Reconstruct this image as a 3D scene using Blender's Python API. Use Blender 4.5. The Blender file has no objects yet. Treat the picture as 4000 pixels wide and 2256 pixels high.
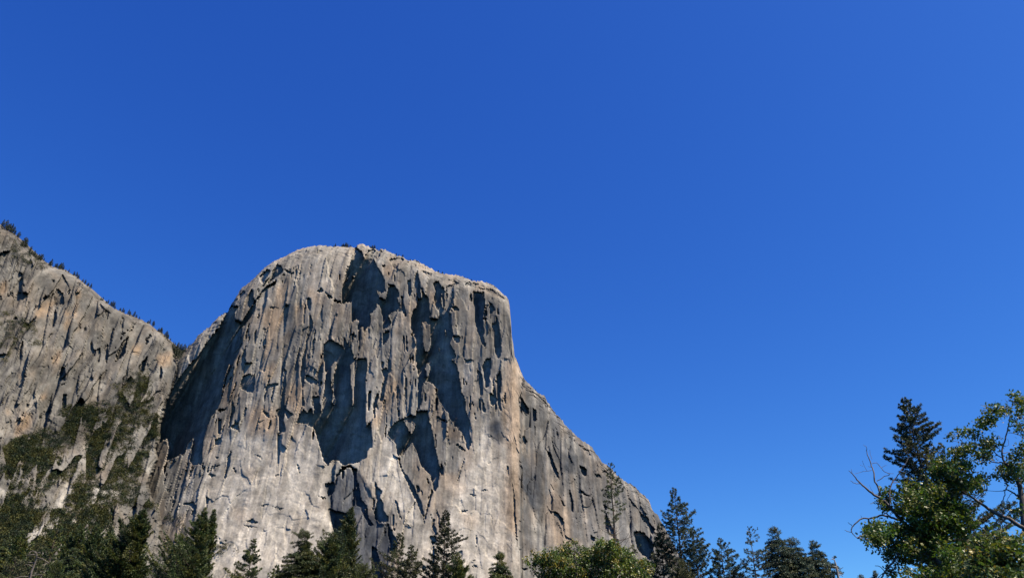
import bpy, math, random
import numpy as np
from mathutils import Vector

S = bpy.context.scene
COL = S.collection
rng = np.random.default_rng(7)
random.seed(7)

# ------------------------------------------------------------------ camera model (units of the 4000 x 2256 photo)
FPX = 2965.0
PITCH = math.radians(29.0)
CP, SP = math.cos(PITCH), math.sin(PITCH)
CAM = np.array([0.0, 0.0, 1.7])

def rays(u, v):
    """direction whose component along the optical axis is 1"""
    xc = (np.asarray(u, float) - 2000.0) / FPX
    yc = (1128.0 - np.asarray(v, float)) / FPX
    return np.stack([xc, CP - SP * yc, SP + CP * yc], -1)

def at_y(u, v, y):
    d = rays(u, v)
    return CAM + d * (np.asarray(y, float) / d[..., 1])[..., None]

OFF = {'A': (0, 800), 'B': (0, 1300), 'C': (0, 1756), 'D': (600, 900), 'E': (1300, 900), 'F': (600, 1400), 'G': (1300, 1400),
       'H': (700, 1756), 'I': (1400, 1756), 'J': (2000, 1756), 'K': (2500, 1756), 'L': (3200, 1500), 'M': (3200, 1756)}
def P(**kw):
    """polygon from pieces traced in different crops"""
    out = []
    for k, pts in kw.items():
        k = k[0]
        if k == 'X':
            o, s = (1950, 1380), 500 / 1816.0
        elif k == 'N':
            o, s = (0, 2000), 410 / 2327.0
        elif k == 'Q':
            o, s = (1480, 1956), 480 / 2325.0
        elif k == 'R':
            o, s = (1040, 1956), 480 / 2325.0
        elif k == 'S':
            o, s = (440, 1956), 480 / 2325.0
        else:
            o, s = OFF[k], 800 / 2325.0
        out += [(o[0] + x * s, o[1] + y * s) for x, y in pts]
    return out

# ------------------------------------------------------------------ sun
SUN = np.array([0.50, -0.25, 0.83]); SUN /= np.linalg.norm(SUN)
SUN_F = SUN[1] * CP + SUN[2] * SP
SUN_U = -SUN[1] * SP + SUN[2] * CP
SUN_R = SUN[0]

# ------------------------------------------------------------------ numpy noise
def hsh(ix, iy, seed):
    n = (ix.astype(np.int64) * 374761393 + iy.astype(np.int64) * 668265263 + seed * 2147483647 * 3) & 0xFFFFFFFF
    n = ((n ^ (n >> 13)) * 1274126177) & 0xFFFFFFFF
    n = ((n ^ (n >> 16)) * 2246822519) & 0xFFFFFFFF
    n = n ^ (n >> 15)
    return (n & 0xFFFFFF) / float(0x1000000)

def pnoise(x, y, seed=0):
    ix, iy = np.floor(x), np.floor(y)
    fx, fy = x - ix, y - iy
    ux, uy = fx * fx * fx * (fx * (fx * 6 - 15) + 10), fy * fy * fy * (fy * (fy * 6 - 15) + 10)
    def g(ox, oy):
        a = hsh(ix + ox, iy + oy, seed) * 2 * math.pi
        return np.cos(a) * (fx - ox) + np.sin(a) * (fy - oy)
    a, b, c, d = g(0, 0), g(1, 0), g(0, 1), g(1, 1)
    return 1.5 * ((a * (1 - ux) + b * ux) * (1 - uy) + (c * (1 - ux) + d * ux) * uy)

def fbm(x, y, seed=0, oct=4, gain=0.5):
    s, a, f = 0, 1.0, 1.0
    for i in range(oct):
        s = s + a * pnoise(x * f + 13.7 * i, y * f - 7.1 * i, seed + i)
        a *= gain; f *= 2.03
    return s

def facets(x, z, sx, sz, seed, off, tilt):
    """broken-rock relief: every cell of a jittered grid is a tilted plate"""
    gx, gz = x / sx, z / sz
    ix, iz = np.floor(gx), np.floor(gz)
    best = np.full(x.shape, 1e9); h = np.zeros(x.shape)
    for ox in (-1, 0, 1):
        for oz in (-1, 0, 1):
            cx, cz = ix + ox, iz + oz
            jx = cx + 0.08 + 0.84 * hsh(cx, cz, seed); jz = cz + 0.08 + 0.84 * hsh(cx, cz, seed + 1)
            dx, dz = gx - jx, gz - jz
            dd = dx * dx + dz * dz
            o = (hsh(cx, cz, seed + 2) - 0.5) * 2 * off
            tx = (hsh(cx, cz, seed + 3) - 0.5) * 2 * tilt; tz = (hsh(cx, cz, seed + 4) - 0.5) * 2 * tilt
            hh = o + tx * dx * sx + tz * dz * sz
            m = dd < best
            best = np.where(m, dd, best); h = np.where(m, hh, h)
    return h

# ------------------------------------------------------------------ raster helpers
class Raster:
    def __init__(s, u0, u1, v0, v1, step):
        s.u0, s.v0, s.step = u0, v0, step
        s.us = np.arange(u0, u1, step); s.vs = np.arange(v0, v1, step)
        s.U, s.V = np.meshgrid(s.us, s.vs)
    def fill(s, polys, rag=0.0, seed=5):
        U, V = s.U, s.V
        if rag:
            U = U + rag * 0.6 * fbm(s.U / 12, s.V / 45, seed, 4, 0.55); V = V + rag * 1.5 * fbm(s.U / 8, s.V / 40, seed + 40, 3, 0.6)
        m = np.zeros(U.shape, bool)
        for p in polys:
            xs = [q[0] for q in p]; ys = [q[1] for q in p]
            a, b = max(0, int((min(xs) - s.u0 - 25) / s.step)), int((max(xs) - s.u0 + 25) / s.step) + 1
            c, d = max(0, int((min(ys) - s.v0 - 25) / s.step)), int((max(ys) - s.v0 + 25) / s.step) + 1
            if b <= 0 or d <= 0: continue
            uu, vv = U[c:d, a:b], V[c:d, a:b]
            ins = np.zeros(uu.shape, bool)
            for (x1, y1), (x2, y2) in zip(p, p[1:] + p[:1]):
                if y1 == y2: continue
                cond = ((y1 > vv) != (y2 > vv)) & (uu < (x2 - x1) * (vv - y1) / (y2 - y1) + x1)
                ins ^= cond
            m[c:d, a:b] |= ins
        return m
    def blur(s, m, r):
        m = m.astype(float)
        n = max(1, int(r / s.step))
        for _ in range(2):
            for ax in (0, 1):
                c = np.cumsum(np.pad(m, [(n + 1, n) if i == ax else (0, 0) for i in (0, 1)], mode='edge'), axis=ax)
                m = (np.take(c, np.arange(2 * n + 1, c.shape[ax]), ax) - np.take(c, np.arange(0, c.shape[ax] - 2 * n - 1), ax)) / (2 * n + 1)
        return m
    def sample(s, A, u, v):
        x = np.clip((u - s.u0) / s.step, 0, A.shape[1] - 1.001); y = np.clip((v - s.v0) / s.step, 0, A.shape[0] - 1.001)
        i, j = x.astype(int), y.astype(int); fx, fy = x - i, y - j
        return (A[j, i] * (1 - fx) + A[j, i + 1] * fx) * (1 - fy) + (A[j + 1, i] * (1 - fx) + A[j + 1, i + 1] * fx) * fy

def sunward_step(r, D):
    """image direction towards the sun at the raster centre"""
    pu, pv = (r.us.mean() - 2000) / FPX, (1128 - r.vs.mean()) / FPX
    dx, dy = SUN_R / SUN_F - pu, SUN_U / SUN_F - pv
    n = math.hypot(dx, dy)
    return dx / n, dy / n

def recess(r, mask, base):
    """how far each recess has to lie back for the block up-sun of it to shade it"""
    dx, dy = sunward_step(r, base)
    sh = dx / dy                       # columns moved right per row moved up
    ds = r.step / dy
    # slope of the plain wall and of a sun ray, per pixel moved down-sun
    gu = np.gradient(base, r.step, axis=1); gv = np.gradient(base, r.step, axis=0)
    b = -(gu * (-dx) + gv * dy)
    rr = SUN_F / 0.976 * base / FPX
    k = np.clip(b - rr, 0.03, 0.28)
    k = r.blur(k, 20)
    H, W = mask.shape
    cols = np.arange(W, dtype=float)
    up = np.zeros(mask.shape); dn = np.zeros(mask.shape)
    prev = np.zeros(W)
    for j in range(H):                 # rows from the top: distance to the shading edge
        cur = np.interp(cols + sh, cols, prev)
        prev = np.where(mask[j], cur + k[j] * ds, 0); up[j] = prev
    prev = np.zeros(W)
    for j in range(H - 1, -1, -1):
        cur = np.interp(cols - sh, cols, prev)
        prev = np.where(mask[j], cur + k[j] * ds, 0); dn[j] = prev
    rec = np.where(mask, 1.12 * up + 0.22 * np.minimum(dn, 10) + 0.8, 0)
    mf = mask.astype(float)
    for rad in (22, 14, 10, 6):        # neighbouring lines of the same recess share one floor
        B = r.blur(rec, rad) / np.maximum(r.blur(mf, rad), 1e-3)
        rec = np.where(mask, np.maximum(rec, B), 0)
    return rec, up

# ------------------------------------------------------------------ mesh helpers
def mesh(name, verts, faces, mat=None, parent=None, smooth=False, attr=None, loc=None):
    verts = np.asarray(verts, np.float32); faces = np.asarray(faces, np.int32)
    me = bpy.data.meshes.new(name)
    k = faces.shape[1]
    me.vertices.add(len(verts)); me.vertices.foreach_set('co', verts.ravel())
    me.loops.add(faces.size); me.loops.foreach_set('vertex_index', faces.ravel())
    me.polygons.add(len(faces)); me.polygons.foreach_set('loop_start', np.arange(0, faces.size, k, dtype=np.int32))
    me.polygons.foreach_set('loop_total', np.full(len(faces), k, np.int32))
    me.polygons.foreach_set('use_smooth', np.full(len(faces), smooth))
    if attr is not None:
        for an, av in attr.items():
            a = me.attributes.new(an, 'FLOAT_COLOR', 'POINT')
            c = np.ones((len(verts), 4), np.float32); c[:, :av.shape[1]] = av
            a.data.foreach_set('color', c.ravel())
    me.update(calc_edges=True); me.validate()
    if mat: me.materials.append(mat)
    o = bpy.data.objects.new(name, me); COL.objects.link(o)
    if parent: o.parent = parent
    if loc is not None: o.location = loc
    return o

def tag(o, label=None, cat=None, group=None, kind=None):
    if label: o['label'] = label
    if cat: o['category'] = cat
    if group: o['group'] = group
    if kind: o['kind'] = kind
    return o

def empty(name, loc):
    o = bpy.data.objects.new(name, None); COL.objects.link(o); o.location = loc; o.empty_display_size = 0.5
    return o

# ------------------------------------------------------------------ materials
class N:
    def __init__(s, name):
        s.m = bpy.data.materials.new(name); s.m.use_nodes = True
        s.t = s.m.node_tree; s.t.nodes.clear()
        s.out = s.t.nodes.new('ShaderNodeOutputMaterial')
    def n(s, typ, **kw):
        x = s.t.nodes.new(typ)
        for k, v in kw.items():
            if k.startswith('i_'): x.inputs[k[2:].replace('_', ' ')].default_value = v
            else: setattr(x, k, v)
        return x
    def l(s, a, b): s.t.links.new(a, b)
    def mix(s, fac, a, b, mode='MIX'):
        x = s.n('ShaderNodeMix', data_type='RGBA', blend_type=mode)
        for val, idx in ((fac, 0), (a, 6), (b, 7)):
            if hasattr(val, 'is_linked') or hasattr(val, 'links'): s.l(val, x.inputs[idx])
            else: x.inputs[idx].default_value = val if idx == 0 else (tuple(val) + (1,) if len(val) == 3 else val)
        return x.outputs[2]
    def ramp(s, src, a, b, lo=0.0, hi=1.0):
        x = s.n('ShaderNodeMapRange'); s.l(src, x.inputs[0])
        x.inputs[1].default_value, x.inputs[2].default_value, x.inputs[3].default_value, x.inputs[4].default_value = a, b, lo, hi
        return x.outputs[0]
    def noise(s, co, scale, detail=4, rough=0.55):
        x = s.n('ShaderNodeTexNoise'); s.l(co, x.inputs['Vector'])
        x.inputs['Scale'].default_value = scale; x.inputs['Detail'].default_value = detail; x.inputs['Roughness'].default_value = rough
        return x.outputs['Fac']
    def mp(s, co, sc):
        x = s.n('ShaderNodeMapping'); s.l(co, x.inputs['Vector']); x.inputs['Scale'].default_value = sc
        return x.outputs[0]

def rock_material(name, grey_a, grey_b, tan, pale, dark, warm=0.5):
    m = N(name)
    co = m.n('ShaderNodeTexCoord').outputs['Object']
    z = m.n('ShaderNodeAttribute', attribute_name='zone')
    sep = m.n('ShaderNodeSeparateColor'); m.l(z.outputs['Color'], sep.inputs[0])
    big = m.noise(co, 0.012, 5, 0.6); mid = m.noise(co, 0.06, 6, 0.65); fine = m.noise(co, 0.4, 5, 0.7)
    streak = m.noise(m.mp(co, (0.11, 0.11, 0.009)), 1.0, 5, 0.65)
    thin = m.noise(m.mp(co, (0.35, 0.35, 0.016)), 1.0, 4, 0.6)
    c = m.mix(m.ramp(big, 0.38, 0.62), grey_a, grey_b)
    tint = m.noise(m.mp(co, (0.035, 0.035, 0.010)), 1.0, 5, 0.6)
    c = m.mix(m.ramp(tint, 0.46, 0.68, 0, warm), c, tan)
    c = m.mix(sep.outputs[0], c, tan)
    c = m.mix(sep.outputs[1], c, pale)
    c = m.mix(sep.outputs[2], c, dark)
    keep = m.ramp(sep.outputs[1], 0, 1, 1.0, 0.35)
    def faded(x):
        q = m.n('ShaderNodeMath', operation='MULTIPLY'); m.l(x, q.inputs[0]); m.l(keep, q.inputs[1]); return q.outputs[0]
    c = m.mix(faded(m.ramp(streak, 0.48, 0.72, 0, 0.48)), c, (0.055, 0.055, 0.058))
    c = m.mix(faded(m.ramp(thin, 0.56, 0.74, 0, 0.34)), c, (0.05, 0.05, 0.052))
    v = m.ramp(mid, 0.3, 0.7, 0.58, 1.32)
    v2 = m.ramp(fine, 0.25, 0.75, 0.72, 1.24)
    vm = m.n('ShaderNodeMath', operation='MULTIPLY'); m.l(v, vm.inputs[0]); m.l(v2, vm.inputs[1])
    vm2 = m.n('ShaderNodeMath', operation='MULTIPLY'); m.l(vm.outputs[0], vm2.inputs[0]); m.l(z.outputs['Alpha'], vm2.inputs[1]); vm = vm2
    hs = m.n('ShaderNodeHueSaturation'); m.l(c, hs.inputs['Color']); m.l(vm.outputs[0], hs.inputs['Value'])
    bs = m.n('ShaderNodeBsdfPrincipled'); m.l(hs.outputs[0], bs.inputs['Base Color'])
    bs.inputs['Roughness'].default_value = 0.9; bs.inputs['Specular IOR Level'].default_value = 0.15
    bp = m.n('ShaderNodeBump'); bp.inputs['Strength'].default_value = 0.25; bp.inputs['Distance'].default_value = 0.5
    m.l(m.noise(m.mp(co, (0.5, 0.5, 0.25)), 1.0, 6, 0.7), bp.inputs['Height']); m.l(bp.outputs[0], bs.inputs['Normal'])
    m.l(bs.outputs[0], m.out.inputs[0])
    return m.m

def leaf_material(name, translucent=0.25, rough=0.6, spec=0.3):
    m = N(name)
    a = m.n('ShaderNodeAttribute', attribute_name='tint')
    bs = m.n('ShaderNodeBsdfPrincipled'); m.l(a.outputs['Color'], bs.inputs['Base Color'])
    bs.inputs['Roughness'].default_value = rough; bs.inputs['Specular IOR Level'].default_value = spec
    tr = m.n('ShaderNodeBsdfTranslucent'); hs = m.n('ShaderNodeHueSaturation'); hs.inputs['Saturation'].default_value = 1.15
    hs.inputs['Value'].default_value = 1.3; m.l(a.outputs['Color'], hs.inputs['Color']); m.l(hs.outputs[0], tr.inputs['Color'])
    mx = m.n('ShaderNodeMixShader'); mx.inputs[0].default_value = translucent
    m.l(bs.outputs[0], mx.inputs[1]); m.l(tr.outputs[0], mx.inputs[2]); m.l(mx.outputs[0], m.out.inputs[0])
    return m.m

def bark_material(name, a, b):
    m = N(name)
    co = m.n('ShaderNodeTexCoord').outputs['Object']
    f = m.noise(m.mp(co, (6, 6, 1.2)), 1.0, 5, 0.7)
    c = m.mix(m.ramp(f, 0.35, 0.65), a, b)
    bs = m.n('ShaderNodeBsdfPrincipled'); m.l(c, bs.inputs['Base Color']); bs.inputs['Roughness'].default_value = 0.85
    bs.inputs['Specular IOR Level'].default_value = 0.2
    bp = m.n('ShaderNodeBump'); bp.inputs['Strength'].default_value = 0.6; bp.inputs['Distance'].default_value = 0.03
    m.l(f, bp.inputs['Height']); m.l(bp.outputs[0], bs.inputs['Normal']); m.l(bs.outputs[0], m.out.inputs[0])
    return m.m

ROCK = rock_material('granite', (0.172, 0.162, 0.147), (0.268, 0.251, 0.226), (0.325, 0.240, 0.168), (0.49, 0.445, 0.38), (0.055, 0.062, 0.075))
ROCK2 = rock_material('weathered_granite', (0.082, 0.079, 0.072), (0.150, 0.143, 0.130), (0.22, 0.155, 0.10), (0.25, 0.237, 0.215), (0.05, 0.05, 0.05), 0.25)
NEEDLE = leaf_material('needles', 0.18, 0.5, 0.35)
LEAF = leaf_material('oak_leaves', 0.30, 0.42, 0.35)
BRUSH = leaf_material('brush_leaves', 0.15, 0.7, 0.2)
BARK = bark_material('pine_bark', (0.045, 0.034, 0.028), (0.11, 0.082, 0.065))
OAKBARK = bark_material('oak_bark', (0.07, 0.06, 0.055), (0.18, 0.155, 0.14))
DEADBARK = bark_material('dead_wood', (0.14, 0.125, 0.11), (0.30, 0.27, 0.24))

def ground_material():
    m = N('valley_floor')
    co = m.n('ShaderNodeTexCoord').outputs['Object']
    c = m.mix(m.ramp(m.noise(co, 0.05, 6, 0.6), 0.4, 0.6), (0.020, 0.026, 0.010), (0.034, 0.036, 0.016))
    c = m.mix(m.ramp(m.noise(co, 1.5, 5, 0.7), 0.35, 0.7), c, (0.018, 0.022, 0.009))
    bs = m.n('ShaderNodeBsdfPrincipled'); m.l(c, bs.inputs['Base Color']); bs.inputs['Roughness'].default_value = 0.95
    m.l(bs.outputs[0], m.out.inputs[0])
    return m.m

# ------------------------------------------------------------------ relief builder
def relief_wall(X, Z, wx, wz, wx2, wz2, seed, rough, u, v):
    lx = X + 1.6 * fbm(X / 20, Z / 90, seed + 15, 2); lz = Z + 8 * fbm(X / 18, Z / 40, seed + 16, 2)
    # tall panels and pillars: nearly plane, with sharp vertical edges
    h = 2.4 * pnoise(wx / 60, wz / 210, seed + 31)
    am = np.clip(0.62 + 1.0 * fbm(X / 60, Z / 95, seed + 17, 2), 0.15, 1.25)      # smooth shields beside broken ground
    h = h + facets(lx, lz, 15, 120, seed + 41, 0.42, 0.070) + 0.9 * (1 - np.abs(fbm(lx / 24, lz / 320, seed + 43, 2, 0.45)) * 1.6)
    h = h + am * facets(lx + 4, lz, 6.5, 60, seed + 51, 0.12, 0.055)
    h = h + am * facets(wx2, wz2, 4.0, 13, seed + 61, 0.05, 0.040)
    h = h + 0.22 * pnoise(lx / 5, Z / 140, seed + 71) + 0.085 * fbm(X / 3.0, Z / 7, seed + 81, 3, 0.5)
    h = h + 0.5 * fbm(wx / 20, wz / 50, seed + 91, 3, 0.42)
    # long joints, here and there
    cr = np.abs(fbm(lx / 26, lz / 260, seed + 95, 2, 0.5)); h = h - 1.3 * np.clip(1 - cr / 0.03, 0, 1) * np.clip(0.3 + 2 * pnoise(X / 30, Z / 60, seed + 96), 0, 1)
    # smooth exfoliation plates: broad shallow scallops with a lip
    sl = facets(wx, wz, 34, 30, seed + 141, 0.30, 0.032) + 0.6 * facets(wx2, wz2, 11, 13, seed + 151, 0.10, 0.040) + 0.55 * fbm(wx / 16, wz / 12, seed + 161, 5, 0.48)
    sl = sl + 0.5 * facets(lx, lz, 9, 60, seed + 171, 0.3, 0.05)
    t = np.clip((rough - 0.45) / 0.5, 0, 1); t = t * t * (3 - 2 * t)
    h = h * rough * t + sl * (1 - t)
    # broken ledges under the rim
    top = np.interp(u, EC_TA[:, 0], EC_TA[:, 1]); rim = np.clip(1 - (v - top) / 60, 0, 1)
    return h + rim * (facets(wx, wz, 16, 4.5, seed + 181, 2.0, 0.10) + 0.8 * facets(wx2, wz2, 6, 3, seed + 191, 1.0, 0.15))

def relief_slope(X, Z, wx, wz, wx2, wz2, seed, rough, u, v):
    px_, pz_ = 0.33 * u, -0.33 * v       # metres along and up the face
    lx = px_ + 1.5 * fbm(px_ / 18, pz_ / 60, seed + 15, 3); lz = pz_ + 6 * fbm(px_ / 18, pz_ / 40, seed + 16, 2)
    xs = lx - 0.36 * lz; xs2 = wx2 - 0.3 * wz2
    am = np.clip(0.6 + 1.1 * fbm(px_ / 45, pz_ / 60, seed + 17, 2), 0.12, 1.2)
    h = facets(xs, lz, 16, 75, seed + 31, 1.5, 0.26) + am * facets(xs + 3, lz, 6, 34, seed + 41, 0.7, 0.26)
    h = h + am * facets(xs, lz, 3.4, 9, seed + 51, 0.36, 0.22) + 1.0 * fbm(xs / 10, lz / 26, seed + 61, 4, 0.5)
    # rubble and ribs lower down
    low = np.clip((v - 1560) / 160, 0, 1)
    h = h + low * (1.8 * (1 - np.abs(fbm(xs / 14, lz / 22, seed + 71, 4, 0.55)) * 1.6) + 0.6 * facets(xs, lz, 5, 7, seed + 81, 0.8, 0.25))
    return h * rough

def build_relief(name, R, top_pts, basefun, shadow, lit, roughfun, zonefun, mat, u0, u1, step, rag, right_edge=None, seed=1, extra=None, relief=None, proc=None):
    """A rock wall as a real relief: plan + slope from basefun, recesses and plates laid back from it."""
    base = basefun(R.U, R.V)
    m = R.fill(shadow, rag, seed)
    if proc is not None: m |= proc(R.U, R.V)
    m &= ~R.fill(lit, rag, seed)
    rec, up = recess(R, m, base)
    soft = R.blur(m, 3.0)
    us = np.arange(u0, u1 + step, step)
    tp = np.array(top_pts)
    top = np.interp(us, tp[:, 0], tp[:, 1]) + 3.0 * fbm(us / 11, us * 0, seed + 3, 3, 0.7) + (9.0 * (hsh(np.floor(us / 31 + 0.4 * np.sin(us / 50)), us * 0, seed + 4) - 0.5) + 5.0 * (hsh(np.floor(us / 13), us * 0, seed + 5) - 0.5)) * (np.interp(us, [900, 1000, 1350, 1440], [1, 0.25, 0.25, 1])) * (rag > 0)
    vb = 2290.0
    nr = int((vb - top.min()) / step)
    t = np.linspace(0, 1, nr) ** 1.06
    Vg = top[None, :] + (vb - top)[None, :] * t[:, None]
    low = np.linspace(vb, 2800, 14)[1:]
    Vg = np.vstack([Vg, np.repeat(low[:, None], len(us), 1)])
    Ug = np.repeat(us[None, :], len(Vg), 0)
    d0 = basefun(Ug, Vg)
    dv = Vg - top[None, :]
    dr = rays(Ug, Vg)
    pb = CAM + dr * d0[..., None]
    X, Z = pb[..., 0], pb[..., 2]
    sh = R.sample(soft, Ug, Vg)
    rough = roughfun(Ug, Vg) * (1 - 0.72 * sh)
    wx = X + 7 * fbm(X / 35, Z / 80, seed + 11, 3) ; wz = Z + 10 * fbm(X / 30, Z / 60, seed + 21, 3)
    wx2 = X + 2.0 * fbm(X / 9, Z / 14, seed + 12, 3); wz2 = Z + 3 * fbm(X / 9, Z / 14, seed + 22, 3)
    h = relief(X, Z, wx, wz, wx2, wz2, seed, rough, Ug, Vg)
    def near(A):
        i = np.clip(np.round((Ug - R.u0) / R.step).astype(int), 0, A.shape[1] - 1); j = np.clip(np.round((Vg - R.v0) / R.step).astype(int), 0, A.shape[0] - 1)
        return A[j, i]
    dep = d0 + near(rec) - h
    # crisp lips: floor vertices beside a block slide under its edge
    fl = near(m).astype(float)
    pad = np.pad(fl, 1, mode='edge'); gx_ = np.zeros(fl.shape); gy_ = np.zeros(fl.shape)
    for a_ in (-1, 0, 1):
        for b_ in (-1, 0, 1):
            o_ = 1 - pad[1 + a_:pad.shape[0] - 1 + a_, 1 + b_:pad.shape[1] - 1 + b_]
            gx_ += o_ * b_; gy_ += o_ * a_
    nn = np.hypot(gx_, gy_) + 1e-6; mv = fl * (nn > 0.5) * 0.88
    vstep = np.gradient(Vg, axis=0)
    sel = Vg < vb - 5
    Us = Ug + np.where(sel, mv * gx_ / nn * step, 0); Vs = Vg + np.where(sel, mv * gy_ / nn * vstep, 0)
    dr = rays(Us, Vs)
    if extra is not None: dep = dep + extra(Ug, Vg)
    # rounding of the brow towards the skyline
    if right_edge is not None:
        re_ = np.array(right_edge)
        ur = np.interp(Vg, re_[:, 1], re_[:, 0]) + 3.0 * fbm(Vg / 12, Vg * 0, seed + 7, 3, 0.6)
        over = Ug - ur
        dep = dep + np.clip(over, 0, None) * 9.0 - 0
    co = CAM + dr * dep[..., None]
    # the plateau behind the skyline
    back = []
    for j in range(1, 9):
        q = co[0].copy(); q[:, 1] += 22 * j ** 1.25; q[:, 2] += 22 * j ** 1.25 * 0.10 - 0.6 * j * j
        back.append(q)
    full = np.concatenate([np.array(back[::-1]), co], 0)
    zone = np.clip(zonefun(Ug, Vg, X, Z), 0, 1)
    lx = X + 1.6 * fbm(X / 20, Z / 90, seed + 15, 2); lz = Z + 8 * fbm(X / 18, Z / 40, seed + 16, 2)
    tone = 1 + 0.20 * facets(lx, lz, 15, 120, seed + 41, 1, 0) + 0.16 * facets(lx + 4, lz, 6.5, 60, seed + 51, 1, 0)
    zone = np.concatenate([zone, tone[..., None]], -1)
    zf = np.concatenate([np.repeat(zone[:1], 8, 0), zone], 0)
    nR, nC = full.shape[:2]
    idx = np.arange(nR * nC).reshape(nR, nC)
    f = np.stack([idx[:-1, :-1], idx[1:, :-1], idx[1:, 1:], idx[:-1, 1:]], -1).reshape(-1, 4)
    if right_edge is not None:
        keep = np.ones((nR, nC), bool); keep[8:] = over < 42
        keep[:8] = keep[8]
        k = (keep[:-1, :-1] & keep[1:, :-1] & keep[1:, 1:] & keep[:-1, 1:]).ravel()
        f = f[k]
    o = mesh(name, full.reshape(-1, 3), f, mat, smooth=True, attr={'zone': zf.reshape(-1, 4)})
    def surf(u, v):
        """a point of the finished surface under pixel (u, v)"""
        u = np.asarray(u, float); v = np.asarray(v, float)
        d = basefun(u, v) + R.sample(rec, u, v)
        return CAM + rays(u, v) * d[..., None]
    return o, surf, top, us

# ================================================================== the granite monolith
EC_TOP = ([(400, 1600), (560, 1480)] +
    P(D=[(350, 1342), (400, 1300), (440, 1270), (500, 1190), (540, 1152), (620, 1100), (700, 1010), (740, 968), (840, 922), (870, 860), (920, 770), (1000, 660), (1080, 590), (1160, 520),
         (1260, 420), (1370, 345), (1480, 300), (1600, 233), (1700, 200), (1800, 180), (1920, 168), (2020, 186)]) +
    P(E=[(60, 182), (120, 186), (200, 184), (262, 186), (280, 152), (310, 148), (335, 142), (360, 150), (372, 168), (400, 165), (430, 196), (500, 206), (590, 213), (640, 240), (700, 270), (800, 302), (850, 325), (950, 352), (1050, 400),
         (1160, 452), (1300, 492), (1450, 522), (1600, 562), (1720, 588), (1800, 620), (1880, 670), (1950, 730), (1990, 790), (2006, 840), (2012, 920), (2022, 1000), (2028, 1160), (2048, 1300), (2065, 1453)]) +
    P(X=[(240, 80), (270, 160), (310, 270), (340, 340), (400, 410), (460, 460), (530, 540), (600, 588), (640, 600), (680, 680), (760, 780), (820, 860), (900, 950), (950, 1020), (1030, 1100), (1100, 1170),
         (1190, 1240), (1270, 1290), (1340, 1350), (1400, 1440)]) +
    P(J=[(1030, 140), (1100, 200), (1200, 290), (1340, 390), (1410, 450), (1500, 530), (1560, 580), (1600, 680), (1660, 750), (1720, 860), (1790, 980), (1900, 1170), (2000, 1400)]) + [(2760, 2290)])
# a skyline must move on to the right
_t = [EC_TOP[0]]
for p in EC_TOP[1:]:
    if p[0] <= _t[-1][0]: p = (_t[-1][0] + 0.8, p[1])
    _t.append(p)
EC_TOP = _t
EC_TA = np.array(EC_TOP)

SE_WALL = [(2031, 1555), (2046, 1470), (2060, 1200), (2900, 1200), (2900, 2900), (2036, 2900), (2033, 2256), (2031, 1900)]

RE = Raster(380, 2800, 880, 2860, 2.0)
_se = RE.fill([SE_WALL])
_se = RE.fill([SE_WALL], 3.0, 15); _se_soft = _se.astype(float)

_gz = np.linspace(-300, 1200, 1501)
_gs = np.interp(_gz, [0, 100, 200, 300, 400, 500, 600, 700, 900], [0.62, 0.54, 0.42, 0.26, 0.15, 0.10, 0.11, 0.24, 0.5])
_gs = np.convolve(np.pad(_gs, 60, mode='edge'), np.ones(121) / 121, 'valid')
_gv = np.cumsum(_gs); _gv -= np.interp(120, _gz, _gv)
def ec_base(u, v):
    d = rays(u, v)
    tz = d[..., 2] / d[..., 1]
    yb = np.interp(u, [380, 620, 760, 1000, 1250, 1330, 1480, 1560, 1700, 1900, 2000, 2031], [1110, 1062, 1040, 1024, 1014, 1014, 1016, 1013, 1010, 1006, 1004, 1010])
    se = RE.sample(_se_soft, u, v)
    yb = yb + se * (42 + np.clip(u - 2031, 0, None) * 0.17)
    Y = yb + 40.0
    for _ in range(14):
        z = 1.7 + Y * tz
        Y = yb + np.interp(z, _gz, _gv)
    # the brow rounds over towards the skyline
    top = np.interp(u, EC_TA[:, 0], EC_TA[:, 1])
    band = 60.0
    t = np.clip(1 - (v - top) / band, 0, 1)
    Y = Y + 30 * (1 - np.sqrt(np.clip(1 - t * t, 0, 1)))
    return Y / d[..., 1]

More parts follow.
